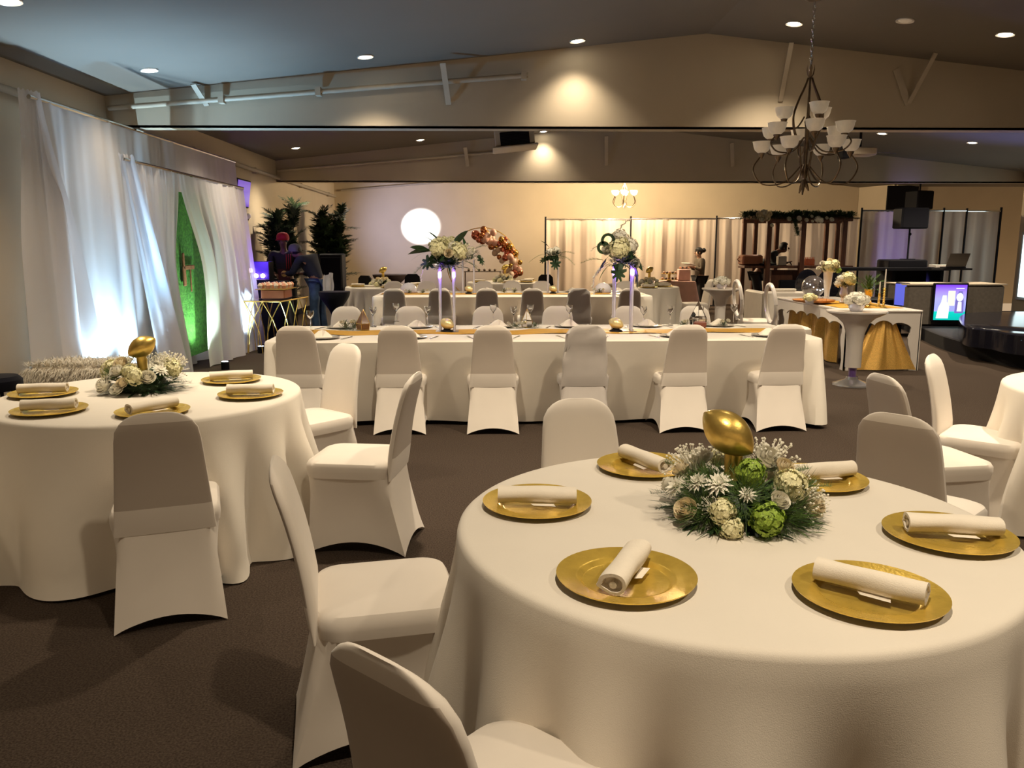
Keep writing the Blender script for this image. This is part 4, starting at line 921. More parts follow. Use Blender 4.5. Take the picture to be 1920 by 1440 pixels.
# ------------------------------------------------------------------ fur bench
a = G(56, 686, .47); b = G(240, 680, .47); c = (a+b)/2
t = thing('fur_bench', 'low bench with a shaggy cream fur seat before the left drape', 'bench', (c.x, c.y, 0), 0.0); hl = (b.x-a.x)/2*1.0; t.location.x += .02
mb = MB(); base = rrect(hl, -.20, .20, .10, 6); mb.loft([[(x*k, y*k, z) for x, y in base] for z, k in ((.33, .96), (.37, 1), (.43, 1), (.47, .94), (.485, .8))], True, True); B('seat', mb, M_FUR, t)
rnd = random.Random(2); mb = MB()
for i in range(6500):
    x = rnd.uniform(-hl, hl); y = rnd.uniform(-.2, .2); top = rnd.random() < .55
    if top: p = (x, y, .475); d_ = (rnd.uniform(-1, 1), rnd.uniform(-1, 1), .8)
    else:
        y = -.2 if rnd.random() < .7 else .2; p = (x, y, rnd.uniform(.34, .47)); d_ = (rnd.uniform(-.6, .6), math.copysign(1, y), rnd.uniform(-.9, .3))
    mb.leaf(p, d_, (0, 0, 1), rnd.uniform(.05, .095), .006, .4, 2)
B('fur', mb, M_FUR, t, False, kind='stuff')
for sx in (-1, 1):
    for sy in (-1, 1):
        mb = MB(); mb.tube([(sx*(hl-.05), sy*.15, .34), (sx*(hl-.02), sy*.17, 0)], .018, 8); B('leg', mb, M_CHROME, t)
bl = thing('round_stool', 'black round stool top at the left edge behind the left table', 'stool', (VX(4, 735, -4.0).x+.03, VX(4, 735, -4.0).y-.1, 0)); mb = MB(); mb.lathe([(.16, .40), (.18, .43), (.18, .48), (.15, .51), (.02, .52)], 24, cap0=True, cap1=True); B('seat', mb, M_BLACKC, bl)
for k in range(4):
    mb = MB(); a_ = PI/4+k*PI/2; mb.tube([(.10*math.cos(a_), .10*math.sin(a_), .42), (.15*math.cos(a_), .15*math.sin(a_), 0)], .014, 6); B('leg', mb, M_BLACK, bl)
# ------------------------------------------------------------------ gold wire table with cakes
a = G(438, 582, .74); b = G(488, 582, .74); c_ = G(518, 571, .74)
cx, cy = -3.22, 12.0; t = thing('wire_table', 'gold wire side table with curved crossing legs at the end of the left drape', 'table', (cx, cy, 0), R(-8))
w2, d2, hh = .27, .52, .74
mb = MB()
for p, q in (((-w2, -d2), (w2, -d2)), ((w2, -d2), (w2, d2)), ((w2, d2), (-w2, d2)), ((-w2, d2), (-w2, -d2))): mb.tube([(p[0], p[1], hh), (q[0], q[1], hh)], .011, 6)
B('top_frame', mb, M_GOLDS, t); mb = MB(); mb.box((0, 0, hh+.006), (2*w2-.02, 2*d2-.02, .008)); B('glass_top', mb, M_GLASS, t, False)
def wires(p, q, n):
    for i in range(n):
        for s_ in (-1, 1):
            u0 = (i+.5)/n; x0_, y0_ = lerp(p[0], q[0], u0-s_*.5/n), lerp(p[1], q[1], u0-s_*.5/n); x1_, y1_ = lerp(p[0], q[0], u0+s_*.5/n), lerp(p[1], q[1], u0+s_*.5/n)
            mb = MB(); mb.tube([(lerp(x0_, x1_, k), lerp(y0_, y1_, k), hh*(1-v)) for v, k in ((0, 0), (.15, .25), (.35, .55), (.6, .78), (1, .9))], .007, 5); B('wire_leg', mb, M_GOLDS, t)
wires((-w2, -d2), (w2, -d2), 2); wires((w2, -d2), (w2, d2), 3); wires((-w2, -d2), (-w2, d2), 3)
M_CUP = mat('peach_icing', (.80, .38, .22), .6, var=.2, vscale=20); M_CUPW = mat('cream_icing', (.85, .70, .50), .6, var=.1, vscale=20)
st = thing('cake_stand', 'tiered copper cake stand on the gold wire table', 'cake stand', (cx, cy, hh+.012))
mb = MB(); mb.box((0, 0, .07), (.34, .44, .13), bev=.01); B('lower_box', mb, mat('copper_box', (.60, .22, .10), .3, metal=.5), st); mb = MB(); mb.box((0, 0, .145), (.46, .60, .012), bev=.004); B('tray', mb, M_GOLDS, st)
rnd = random.Random(8); k = 0
cupm = {}
for mm in (M_CUP, M_CUPW):
    mb = MB(); mb.lathe([(.022, 0), (.030, .035), (.036, .045), (.030, .06), (.018, .075), (.004, .085)], 12, cap0=True, cap1=True); cupm[mm.name] = mb.mesh('cupcake', mm)
for i in range(4):
    for j in range(5):
        mm = M_CUP if (i+j) % 2 else M_CUPW
        o = obj('cupcake', cupm[mm.name], None, (cx-.17+.113*i, cy-.23+.115*j, hh+.165)); tag(o, 'small %s cupcake in the cluster on the gold wire table' % ('peach' if mm is M_CUP else 'cream'), 'cupcake', '%s cupcakes on the gold wire table' % ('peach' if mm is M_CUP else 'cream'))
# ------------------------------------------------------------------ dark corner: palms, cabinets, lit box, speaker
def frond_mesh(seed):
    rnd = random.Random(seed); mb = MB(); L_ = 1.0
    def P(t): return Vector((t*L_*.75, 0, .55*t-.62*t*t))
    mb.tube([P(i/6) for i in range(7)], [.012, .011, .009, .008, .006, .004, .002], 4)
    for i in range(22):
        t = .12+.88*i/22; w = .34*(1-.6*abs(t-.45))
        for s_ in (-1, 1):
            mb.leaf(P(t), (.55, s_*(.9-.3*t), rnd.uniform(-.1, .35)), (0, 0, 1), w*rnd.uniform(.8, 1.15), .036, .35, 3)
    return mb.mesh('frond', M_PALM)
FROND = [frond_mesh(i) for i in range(3)]
def palm(c, ht, label, seed, n=64, sp=.50):
    rnd = random.Random(seed); t = thing('potted_palm', label, 'plant', c)
    mb = MB(); mb.lathe([(.16, 0), (.22, .30), (.20, .30), (.18, .26)], 20, cap0=True, cap1=True); B('pot', mb, M_BLACK, t)
    tops = []
    for k in range(6):
        a = 2*PI*k/6+.4; r_ = .24*sp/.5; hk = ht*[1.0, .86, .95, .80, .90, .74][k]-.42; q = (r_*math.cos(a), r_*math.sin(a), hk); tops.append(q)
        mb = MB(); mb.tube([(.06*math.cos(a), .06*math.sin(a), .2), (q[0]*.6, q[1]*.6, hk*.55), q], .012, 6); B('stem', mb, M_PALM, t)
    for i in range(n):
        q = tops[i % 6]; v = rnd.random()**.6; z = lerp(.35, q[2], v); a = rnd.uniform(0, 2*PI); tilt = rnd.uniform(-1.25, -.25)-(.15 if v > .85 else 0)
        obj('frond', FROND[i % 3], t, (q[0]*(.5+.5*v), q[1]*(.5+.5*v), z), (0, tilt, a), sp*rnd.uniform(.7, 1.1))
pa = VY(523, 352, 14.9); palm((-3.84, 14.9, 0), pa.z, 'tall bushy artificial palm in the dark left corner, the one beside the curtain', 1, 170, .46)
pa = VY(607, 372, 18.6); palm((-3.72, 18.6, 0), pa.z+.05, 'tall bushy artificial palm in the left corner nearest the back wall', 2, 190, .56)
# disc jockey table under black cloth
p0 = VY(478, 545, 14.3); p1 = VY(600, 545, 14.3)
mb = cloth_rect(.80, .5, 31, .96, .01); o = B('cloth_covered_table', mb, M_BLACKC, None, loc=(-3.72, 12.98, 0)); tag(o, 'black-clothed work table in the dark left corner', 'table')
# spandex-covered tall tables
def spandex_table(c, rt, ht, label, m=M_BLACKC):
    t = thing('cocktail_table', label, 'table', c); N = 48; loops = []
    for v in [i/14 for i in range(15)]:
        z = ht*(1-v); nr = rt*.16; lp = []
        for j in range(N):
            a = 2*PI*j/N; foot = rt*.9*(abs(math.cos(2*a))**1.2*.5+.5); 
            k = (1-v)
            r_ = nr+(rt-nr)*smooth((k-.35)/.65)**1.5 if k > .35 else nr+(foot-nr)*(1-k/.35)**1.7
            lp.append((r_*math.cos(a), r_*math.sin(a), z))
        loops.append(lp)
    mb = MB(); mb.lathe([(.01, ht+.004), (rt*.97, ht+.004), (rt, ht)], N); mb.loft(loops); B('stretch_cover', mb, m, t); return t
p = VY(627, 548, 13.0); spandex_table((p.x, 13.0, 0), .25, VY(640, 547, 13.0).z, 'black stretch-covered tall round table between the dark corner and the far left round table')
p = VY(731, 515, 19.8); spandex_table((p.x, 19.8, 0), .42, VY(731, 515, 19.8).z, 'brown stretch-covered high table standing by the back wall', mat('dark_brown_cloth', (.05, .03, .03), .8))
def speaker(c, w, d_, h, label, z=0.0, rz=0.0):
    t = thing('loudspeaker', label, 'speaker', (c[0], c[1], z), rz)
    mb = MB(); mb.box((0, 0, h/2), (w, d_, h), bev=.02); B('cabinet', mb, M_BLACK, t); mb = MB(); mb.box((0, -d_/2-.004, h/2), (w*.88, .01, h*.9), bev=.003); B('grille', mb, M_BLACKC, t); return t
p = VY(617, 476, 15.0); speaker((p.x, 15.3), .42, .4, p.z-.0, 'tall black loudspeaker cabinet in front of the palm nearest the back wall')
# lit violet box
p = VY(482, 525, 12.9); mb = MB()
t = thing('equipment_case', 'open black case glowing violet-blue with three white round lamps on the black table', 'equipment case', (p.x-.0, 12.9, .968))
mb = MB(); mb.box((0, .12, .15), (.44, .02, .30), bev=.008); B('panel', mb, mat('violet_panel', (.02, .01, .12), .4, emit=(.05, .005, .8), estr=.13), t)
mb = MB(); mb.box((0, 0, .01), (.46, .28, .02)); mb.box((-.23, 0, .15), (.012, .26, .30)); mb.box((.23, 0, .15), (.012, .26, .30)); B('case_shell', mb, M_BLACK, t, False)
for i, (dx, dz) in enumerate(((-.11, .16), (-.03, .075), (.075, .075))):
    mb = MB(); mb.ball((dx, .06, dz), .036, 14, 10); B('round_lamp', mb, mat('violet_lamp', (1, .8, 1), .4, emit=(.85, .55, 1), estr=6), t)
point('case_glow', (p.x, 12.6, 1.25), 5, (.2, .08, 1.0), .05)
# TV, sconce, air conditioner, projector, back-wall lamp spot
p0 = VX(436, 332, LEFT_X+.12); p1 = VX(451, 368, LEFT_X+.12)
t = thing('television', 'wall television with a violet picture showing past the end of the left drape', 'television', (LEFT_X+.17, (p0.y+p1.y)/2+.10, p0.z-.24), rot=(0, R(8), 0))
mb = MB(); mb.box((0, 0, 0), (.05, .72, .46), bev=.01); B('bezel', mb, M_BLACK, t); mb = MB(); mb.box((.028, 0, 0), (.006, .67, .41)); B('screen', mb, mat('tv_picture', (.1, .02, .4), .3, emit=(.16, .03, .80), estr=.2, ), t, False)
mb = MB(); mb.box((-.07, 0, 0), (.10, .12, .12)); B('wall_bracket', mb, M_BLACK, t, False)
p = VX(456, 413, LEFT_X+.05); t = thing('wall_sconce', 'small dark wall lamp with a frosted bulb beside the left drape', 'lamp', (LEFT_X, p.y, p.z))
mb = MB(); mb.box((.02, 0, 0), (.04, .10, .16), bev=.01); mb.tube([(.03, 0, 0), (.12, 0, -.03), (.14, 0, .03)], .012, 6); B('bracket', mb, M_BLACK, t); mb = MB(); mb.ball((.14, 0, .07), .05, 12, 8); B('shade', mb, M_FROST, t)
p = on_ceiling(965, 262); pz = ceil_z(p.x)
za = VY(965, 248, 13.3); t = thing('air_conditioner', 'ceiling cassette air conditioner with a slatted grille just beyond the near beam', 'air conditioner', (VY(966, 262, 13.4).x, 13.4, VY(966, 275, 13.05).z), rot=(0, -math.atan(.103), 0))
zc = ceil_z(t.location.x)-t.location.z
mb = MB(); mb.box((0, 0, zc/2+.03), (.62, .62, zc-.02), bev=.01); B('body', mb, M_STEEL, t); mb = MB(); mb.box((0, 0, .012), (.72, .72, .035), bev=.012); B('face_frame', mb, M_STEEL, t)
for k in range(9):
    mb = MB(); mb.box((0, -.315, .06+k*.022), (.44, .012, .008)); B('slat', mb, M_BLACK, t, False)
mb = MB(); mb.box((0, -.309, .14), (.46, .006, .20)); B('grille_back', mb, M_BLACK, t, False)
p = VY(1612, 285, 12.3); t = thing('projector', 'ceiling-hung projector beside the big chandelier', 'projector', (p.x, 12.3, p.z))
mb = MB(); mb.box((0, 0, 0), (.40, .30, .12), bev=.02); B('body', mb, M_STEEL, t); mb = MB(); mb.box((-.24, -.02, 0), (.12, .20, .20), bev=.01); B('lens_hood', mb, M_BLACK, t)
mb = MB(); mb.tube([(0, 0, .06), (0, 0, ceil_z(p.x)-p.z)], .02, 8); mb.lathe([(.09, ceil_z(p.x)-p.z-.03), (.09, ceil_z(p.x)-p.z)], 16, cap0=True); B('mount_pole', mb, M_BLACK, t)
mb = MB(); mb.tube([(.18, 0, .0), (.55, .0, -.02)], .008, 6); B('cable_arm', mb, M_CHROME, t)
tg = VY(787, 425, BACK_Y); spot('moving_head_beam', (tg.x-1.6, BACK_Y-3.4, 1.9), tuple(tg), 3400, (.72, .82, 1.0), 15.5, .6, .03)
spot('moving_head_beam', (tg.x-1.6, BACK_Y-3.3, 1.9), tuple(tg), 150, (.50, .56, 1.0), 72.0, 1.0, .05)
# ================================================================== BACK OF THE HALL
def pipe_drape(pxa, pxb, pyt, Y, label, seed, posts=True, zt=None, m=None, fpm=4.0):
    a = VY(pxa, pyt, Y); b = VY(pxb, pyt, Y); z1 = zt or a.z
    t = thing('pipe_and_drape', label, 'curtain', ((a.x+b.x)/2, Y, 0)); w = b.x-a.x
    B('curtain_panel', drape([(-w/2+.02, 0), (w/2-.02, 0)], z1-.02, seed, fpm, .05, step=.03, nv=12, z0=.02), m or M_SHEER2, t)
    mb = MB(); mb.tube([(-w/2, 0, z1), (w/2, 0, z1)], .018, 8); B('crossbar', mb, M_CHROME, t)
    mb = MB(); mb.tube([(-w/2, .0, 0), (-w/2, 0, z1+.06)], .022, 8); mb.box((-w/2, 0, .006), (.3, .3, .012)); B('upright', mb, M_BLACK, t)
    return t
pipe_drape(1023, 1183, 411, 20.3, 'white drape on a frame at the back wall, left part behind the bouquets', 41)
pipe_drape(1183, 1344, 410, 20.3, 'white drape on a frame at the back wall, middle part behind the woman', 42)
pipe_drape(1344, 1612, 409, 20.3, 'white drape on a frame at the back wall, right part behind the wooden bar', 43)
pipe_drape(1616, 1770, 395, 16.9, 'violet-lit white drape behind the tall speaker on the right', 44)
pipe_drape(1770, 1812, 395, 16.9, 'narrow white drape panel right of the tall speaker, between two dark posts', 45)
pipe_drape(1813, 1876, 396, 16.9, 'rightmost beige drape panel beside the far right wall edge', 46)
p = VY(1877, 396, 16.9); mb = MB(); mb.tube([(p.x, 16.9, 0), (p.x, 16.9, p.z+.08)], .025, 8); o = B('drape_post', mb, M_BLACK); tag(o, 'dark post at the right end of the right drapes', 'post')
# clear round arch with balloons
Yb = 19.2; cc = VY(905, 495, Yb); rr = VY(905, 427, Yb).z-cc.z
t = thing('round_arch', 'thin clear hoop backdrop carrying the balloon garland', 'arch', (cc.x, Yb, 0))
mb = MB(); n_ = 48; mb.tube([(rr*math.cos(2*PI*i/n_), 0, max(.03, cc.z)+rr*math.sin(2*PI*i/n_)) for i in range(n_+1)], .012, 6, False); mb.box((0, 0, .015), (.9, .4, .03)); mb.tube([(-.25, 0, 0), (-.25, 0, cc.z-rr*.92)], .012, 6); mb.tube([(.25, 0, 0), (.25, 0, cc.z-rr*.92)], .012, 6); B('hoop', mb, M_GOLDS, t)
M_BAL = [mat('copper_balloon', (.62, .24, .10), .12, metal=.9), mat('blush_balloon', (.78, .45, .36), .35), mat('rose_gold_balloon', (.66, .20, .13), .16, metal=.75), mat('cream_balloon', (.78, .58, .44), .4), mat('gold_balloon', (.55, .33, .08), .12, metal=.95)]
bm_ = []
for mm in M_BAL:
    mb = MB(); mb.ball((0, 0, 0), 1.0, 20, 14, (1, 1, 1.08)); mb.lathe([(.02, -1.06), (.09, -1.16), (.02, -1.17)], 8); bm_.append(mb.mesh('balloon', mm))
bl = [(907, 431, 6.5, 0), (892, 441, 8.5, 2), (904, 442, 6, 0), (898, 449, 6, 2), (913, 436, 4, 4), (909, 447, 8, 1), (915, 443, 7, 3), (925, 436, 6, 1), (905, 452, 6, 2), (917, 452, 7, 1), (923, 447, 6, 3), (922, 461, 7, 0), (931, 461, 5, 4), (940, 449, 5.5, 4), (948, 448, 4, 2), (945, 457, 6.5, 0), (955, 463, 7, 4),
      (948, 465, 5, 0), (934, 469, 5, 3), (928, 474, 6, 3), (951, 473, 6, 2), (961, 470, 5, 0), (965, 475, 7.5, 4), (936, 482, 4.5, 0), (948, 483, 6.5, 2), (957, 482, 6, 1), (962, 490, 7, 3), (968, 491, 6, 3), (975, 492, 4.5, 4), (957, 498, 4, 4), (966, 502, 5, 1), (954, 508, 7, 3), (947, 509, 5, 1), (973, 506, 6, 1), (965, 513, 8, 2), (975, 511, 6, 0), (958, 515, 6, 3), (941, 489, 5, 3), (942, 468, 4.5, 2), (927, 455, 6, 1), (936, 457, 5, 2)]
kinds = ['shiny copper', 'blush', 'rose gold', 'cream', 'gold']
rnd = random.Random(3)
for px, py, r_, k in bl:
    p = VY(px, py, Yb+rnd.uniform(-.16, .10)); s_ = r_*Yb/F*1.02
    o = obj('balloon', bm_[k], None, p, (rnd.uniform(-.5, .5), rnd.uniform(-.5, .5), 0), s_); zn = 'top end' if px < 912 and py < 455 else 'upper part' if py < 462 else 'middle' if py < 488 else 'lower part' if py < 504 else 'bottom end'; tag(o, '%s balloon, %s of the garland on the clear hoop' % (kinds[k], zn), 'balloon', kinds[k]+' balloons, '+zn+' of the garland')
# table under the arch (thin, with dishes) and cake tables behind
t = thing('dessert_stand', 'thin dark metal shelf stand under the clear hoop', 'stand', (VY(905, 512, 18.6).x, 18.6, 0)); zt = VY(905, 509, 18.6).z
mb = MB(); mb.box((0, 0, zt), (.85, .3, .015)); B('shelf', mb, M_BRONZE, t, False)
for sx in (-.4, .4):
    for sy in (-.13, .13):
        mb = MB(); mb.tube([(sx, sy, 0), (sx, sy, zt)], .01, 6); B('leg', mb, M_BRONZE, t)
for k in range(6):
    mb = MB(); mb.lathe([(.02, 0), (.035, .03), (.01, .05)], 10, cap0=True, cap1=True); o = B('pastry', mb, M_BRONZE, None, loc=(t.location.x-.32+.12*k, 18.6, zt+.009)); tag(o, 'small dark treat in the row on the thin shelf stand', 'treat', 'treats on the thin shelf stand')
def black_chair(px, py, Y, rz, label):
    p = VY(px, py, Y); t = thing('black_banquet_chair', label, 'chair', (p.x, Y, 0), rz); zt = p.z
    mb = MB(); ol_ = [(-.19, .50), (.19, .50), (.16, zt-.06), (.10, zt), (-.10, zt), (-.16, zt-.06)]; mb.prism(ol_, -.24, -.20); B('backrest', mb, M_BLACK, t)
    mb = MB(); mb.box((0, .0, .45), (.42, .42, .07), bev=.02); B('seat', mb, M_BLACKC, t)
    for sx in (-.18, .18):
        for sy in (-.20, .18):
            mb = MB(); mb.tube([(sx, sy, 0), (sx, sy, .44)], .012, 6); B('leg', mb, M_BLACK, t)
    return t
black_chair(696, 516, 17.5, -.5, 'black chair by the back wall left of the brown high table'); black_chair(773, 513, 17.8, .1, 'black chair by the back wall right of the brown high table'); black_chair(1022, 514, 18.5, 0, 'black chair half hidden beside the left edge of the white drapes')
# cake display beside the woman
M_BLUSH = mat('blush_cloth', (.72, .46, .40), .7, var=.05)
p = VY(1255, 527, 18.3); ct = thing('dessert_table', 'blush-clothed dessert table behind the far right round table', 'table', (VY(1262, 530, 18.3).x, 18.3, 0)); zt = VY(1262, 527, 18.3).z
mb = cloth_rect(.9, .6, 50, zt, .02); B('tablecloth', mb, M_BLUSH, ct)
for i, (px, py, w) in enumerate(((1252, 527, .42), (1255, 514, .36), (1284, 512, .26))):
    p = VY(px, py, 18.25); mb = MB(); zz = zt+.004; h_ = p.z-zz
    st = thing('cake_stand', ['wide tiered tray of cakes on the dessert table', 'raised dark-rimmed cake tray on the dessert table', 'small blush cake box at the right of the dessert table'][i], 'cake stand', (p.x, 18.25+.1*(i-1), zz))
    h2 = max(.03, [0.03, .16, .26][i])
    if i == 2: mb.box((0, 0, h2/2), (w, .22, h2), bev=.01)
    else: mb.lathe([(.06, 0), (.03, .02), (.03, h2-.01), (w/2, h2), (w/2, h2+.012)], 24, cap0=True, cap1=True)
    B('stand', mb, M_BLUSH if i == 2 else M_GOLDS, st)
    for k in range(5):
        mb = MB(); mb.lathe([(.02, 0), (.03, .03), (.01, .045)], 10, cap0=True, cap1=True); B('cake', mb, M_WOOD if k % 2 else M_CUP, st, loc=((k-2)*w*.18, -.05, h2+.012))
# trumpet tables
def trumpet(c, rt, ht, label):
    t = thing('trumpet_table', label, 'table', c)
    mb = MB(); mb.lathe([(.02, ht), (rt*.93, ht-.004), (rt, ht+.004), (rt, ht-.012), (rt*.88, ht-.035), (rt*.62, ht-.075), (rt*.42, ht-.14), (rt*.30, ht-.25), (rt*.27, ht-.40), (.085, ht-.62), (.075, ht-.62)], 40, cap0=True); B('trumpet_body', mb, M_WHITE, t)
    mb = MB(); mb.lathe([(.045, ht-.62), (.040, .10), (.06, .085)], 20, cap0=True); B('clear_stem', mb, mat('violet_lit_acrylic', (.22, .12, .42), .1, trans=.5), t)  # clear stem; the violet light in it is put into its colour
    mb = MB(); mb.lathe([(.06, .10), (.07, .07), (.13, .045), (.20, .02), (.205, .003), (.20, 0)], 40, cap1=True); B('clear_foot', mb, M_CHROME if False else mat('mirror_acrylic', (.55, .53, .52), .04, trans=.35, metal=.5), t)
    return t
pt = G(1595, 722); zt = VY(1608, 583, pt.y).z; xt = VY(1608, 583, pt.y).x
trumpet(((pt.x+xt)/2, pt.y, 0), .315, zt, 'white trumpet-shaped high table with a clear foot right of the head table')
yt = 13.5; zf = VY(1352, 541, yt).z; trumpet((VY(1352, 541, yt).x, yt, 0), .315, zf, 'farther white trumpet-shaped high table behind the head table')
def bowl_flowers(px, py, Y, z, s_, label, n=7, h=.09, me=HYDW):
    p = VY(px, py, Y); t = thing('flower_bowl', label, 'flowers', (p.x, Y, z+.002))
    mb = MB(); mb.lathe([(s_*.45, 0), (s_*.62, h*.5), (s_*.60, h)], 20, cap0=True); B('glass_vase', mb, M_TUBE, t)
    for k in range(n):
        q = on_dome(k*360/n, 30+40*(k % 2), s_*.72, s_*.5); q.z += h; flower(t, me, q, q-Vector((0, 0, h*.7)), s_*.42)
    obj('greenery', GREENS2, t, (0, 0, h*.4), (0, 0, 0), (s_*.7, s_*.7, s_*.5), kind='stuff')
bowl_flowers(1606, 572, pt.y-.02, zt, .135, 'small glass vase of cream flowers on the near trumpet table', 8, .085, HYDW)
bowl_flowers(1353, 532, yt, zf, .14, 'small glass vase of cream flowers on the farther trumpet table', 8, .08, HYDW)
# white sofa
t = thing('white_sofa', 'white leather settee with dark feet seen from behind, left of the round-backed chairs', 'sofa', (4.95, 13.9, 0), R(2)); W_, D_ = .95, 1.0
mb = MB(); mb.box((0, -D_/2+.07, .46), (W_, .14, .60), bev=.03); B('backrest', mb, M_WHITEL, t)
mb = MB(); mb.box((0, .05, .30), (W_-.2, D_-.12, .28), bev=.04); B('seat', mb, M_WHITEL, t)
for sx in (-1, 1):
    mb = MB(); mb.box((sx*(W_/2-.06), .0, .455), (.12, D_, .58), bev=.03); B('armrest', mb, M_WHITEL, t)
    for sy in (-1, 1):
        mb = MB(); mb.box((sx*(W_/2-.08), sy*(D_/2-.08), .08), (.06, .06, .16)); B('leg', mb, M_BLACK, t, False)
mb = MB(); mb.box((0, 0, .02), (.35, .10, .04), bev=.01); o = B('folded_cloth', mb, M_NAPKIN, None, loc=(4.86, 13.47, .765)); tag(o, 'folded cloth lying on the back of the white settee', 'cloth')
# oval back chairs
def oval_chair(x, y, rz, label):
    t = thing('oval_back_chair', label, 'chair', (x, y, 0), rz); mb = MB(); cz, rx, rz_ = .78, .215, .25
    n_ = 28; ring = [(rx*math.cos(2*PI*i/n_), -.24-.10*(cz+rz_*math.sin(2*PI*i/n_)-.5), cz+rz_*math.sin(2*PI*i/n_)) for i in range(n_+1)]
    mb.tube(ring, .026, 8, False)
    for s_ in (-1, 1): mb.tube([(s_*.12, -.23, .47), (s_*.13, -.245, .57)], .022, 8)
    B('back_frame', mb, M_WHITE, t)
    mb = MB(); base = rrect(.225, -.22, .23, .10, 6); mb.loft([[(x_*k, y_*k, z) for x_, y_ in base] for z, k in ((.40, .96), (.405, 1), (.44, 1), (.47, .97), (.49, .82))], True, True); B('seat', mb, M_WHITEL, t)
    for sx in (-1, 1):
        for sy, yy in ((-1, -.2), (1, .19)):
            mb = MB(); mb.lathe([(.014, 0), (.016, .02), (.012, .04), (.022, .30), (.026, .34), (.020, .36), (.026, .40)], 12, (sx*.19, yy, 0), True, True); B('leg', mb, M_WHITE, t)
p = G(1530, 687); oval_chair(p.x-.27, p.y+.25, R(-92), 'white oval-back chair at the long side of the scalloped table, nearer the camera')
oval_chair(p.x-.40, p.y+1.25, R(-92), 'white oval-back chair at the long side of the scalloped table, farther away')
# scalloped sweetheart table
ct = thing('scalloped_table', 'white high-gloss table with scalloped cut-out sides and gold cloth under it', 'table', (0, 0, 0)); X0, X1, Y0, Y1, ZT = 4.30, 5.22, 9.75, 12.3, .745
mb = MB(); mb.box(((X0+X1)/2, (Y0+Y1)/2, ZT-.012), (X1-X0+.02, Y1-Y0+.02, .024), bev=.004); B('tabletop', mb, M_WHITE, ct)
def apron(n, L_):
    """half outline of a cut-out panel: (s, z) points of the lower edge from one leg foot to the other"""
    leg = [(.0, 0), (.115, 0), (.10, .05), (.085, .12), (.10, .22), (.135, .32), (.145, .40), (.12, .47), (.115, .53)]
    mid = []
    k = 60
    for i in range(k+1):
        u = i/k; s = .115+(L_-.23)*u; w = abs(math.sin(u*PI*n)); z = .55+.05*w**.6+.02*math.cos(u*2*PI)*-1
        mid.append((s, z))
    right = [(L_-s, z) for s, z in reversed(leg)]
    return leg+mid[1:-1]+right
def panel(L_, n, fixed, axis, label):
    low = apron(n, L_); top = ZT-.024; mb = MB(); m_ = len(low)
    ups = [(s, top) for s, z in low]; vs = []; fs = []
    for d_ in (0, .022):
        for s, z in low: vs.append((s, d_, z))
        for s, z in ups: vs.append((s, d_, z))
    # fill: strips from the lower edge to the top; legs overlap in s so they get their own polygons
    legn = 9
    def poly(idx0): return
    for d_, off in ((0, 0), (1, 2*m_)):
        legl = [off+i for i in range(0, legn)]+[off+m_+legn-1, off+m_]
        legr = [off+m_-1-i for i in range(0, legn)]+[off+m_+m_-legn, off+m_+m_-1]
        fs.append(tuple(legl)); fs.append(tuple(legr))
        for i in range(legn-1, m_-legn): fs.append((off+i, off+i+1, off+m_+i+1, off+m_+i))
    for i in range(m_-1): fs.append((i, i+1, 2*m_+i+1, 2*m_+i))
    fs.append((0, m_, 3*m_, 2*m_)); fs.append((m_-1, 2*m_-1, 4*m_-1, 3*m_-1))
    mb.add(vs, fs)
    o = B('cut_out_panel', mb, M_WHITE, ct, False)
    if axis == 'x': o.location = (X0, fixed, 0)
    else: o.location = (fixed+.011, Y0, 0); o.rotation_euler = (0, 0, PI/2)
    return o
panel(X1-X0, 3, Y0, 'x', ''); panel(X1-X0, 3, Y1-.03, 'x', ''); panel(Y1-Y0, 6, X0+.011, 'y', ''); panel(Y1-Y0, 6, X1, 'y', '')
gd = drape([(X0+.22, Y0+.06), (X1-.22, Y0+.06)], ZT-.03, 61, 7, .03, pts_bot=[(X0+.0, Y0-.02), (X1-.05, Y0-.06)], gather=lambda u, v: .62+(u-.62)*(.35+.65*v**.8), step=.008, nv=24)
o = B('gold_drape', gd, M_SEQUIN, None); tag(o, 'gold sequin cloth gathered and spilling to the floor at the end of the scalloped table', 'cloth')
gd = drape([(X0+.12, Y0+.5), (X0+.12, Y1-.3)], ZT-.03, 62, 4, .05, step=.02); o = B('gold_drape', gd, M_SEQUIN, None); tag(o, 'brown-gold cloth hanging behind the scalloped long side of the white table', 'cloth')
mb = MB(); pts = rrect(.22, -.09, .09, .08, 5)
mb.grid(lambda u, v: (X0+.05+.8*u, Y0+.3+1.3*v, ZT+.003+.003*math.sin(20*u+9*v)), 24, 24); o = B('table_runner', mb, M_SATIN); tag(o, 'gold cloth spread on top of the scalloped table', 'table runner')
def vase_on(px, pyb, Y, h, w, label, m=M_WHITE, prof=None):
    p = VY(px, pyb, Y); t = thing('flower_vase', label, 'vase', (p.x, Y, ZT+.01)); prof = prof or [(.5, 0), (.55, .04), (.38, .12), (.30, .3), (.55, .42), (.62, .55), (.45, .75), (.60, 1.0), (.55, 1.0)]
    mb = MB(); mb.lathe([(w*r_, h*z) for r_, z in prof], 24, cap0=True); B('vase_body', mb, m, t); return t
zz = ZT
t = vase_on(1549, 570, 11.6, .42, .085, 'tall white vase with cream roses on the scalloped table', M_WHITE, [(.55, 0), (.55, .03), (.42, .1), (.45, .3), (.62, .5), (.80, .95), (.95, 1.0), (.85, 1.0)])
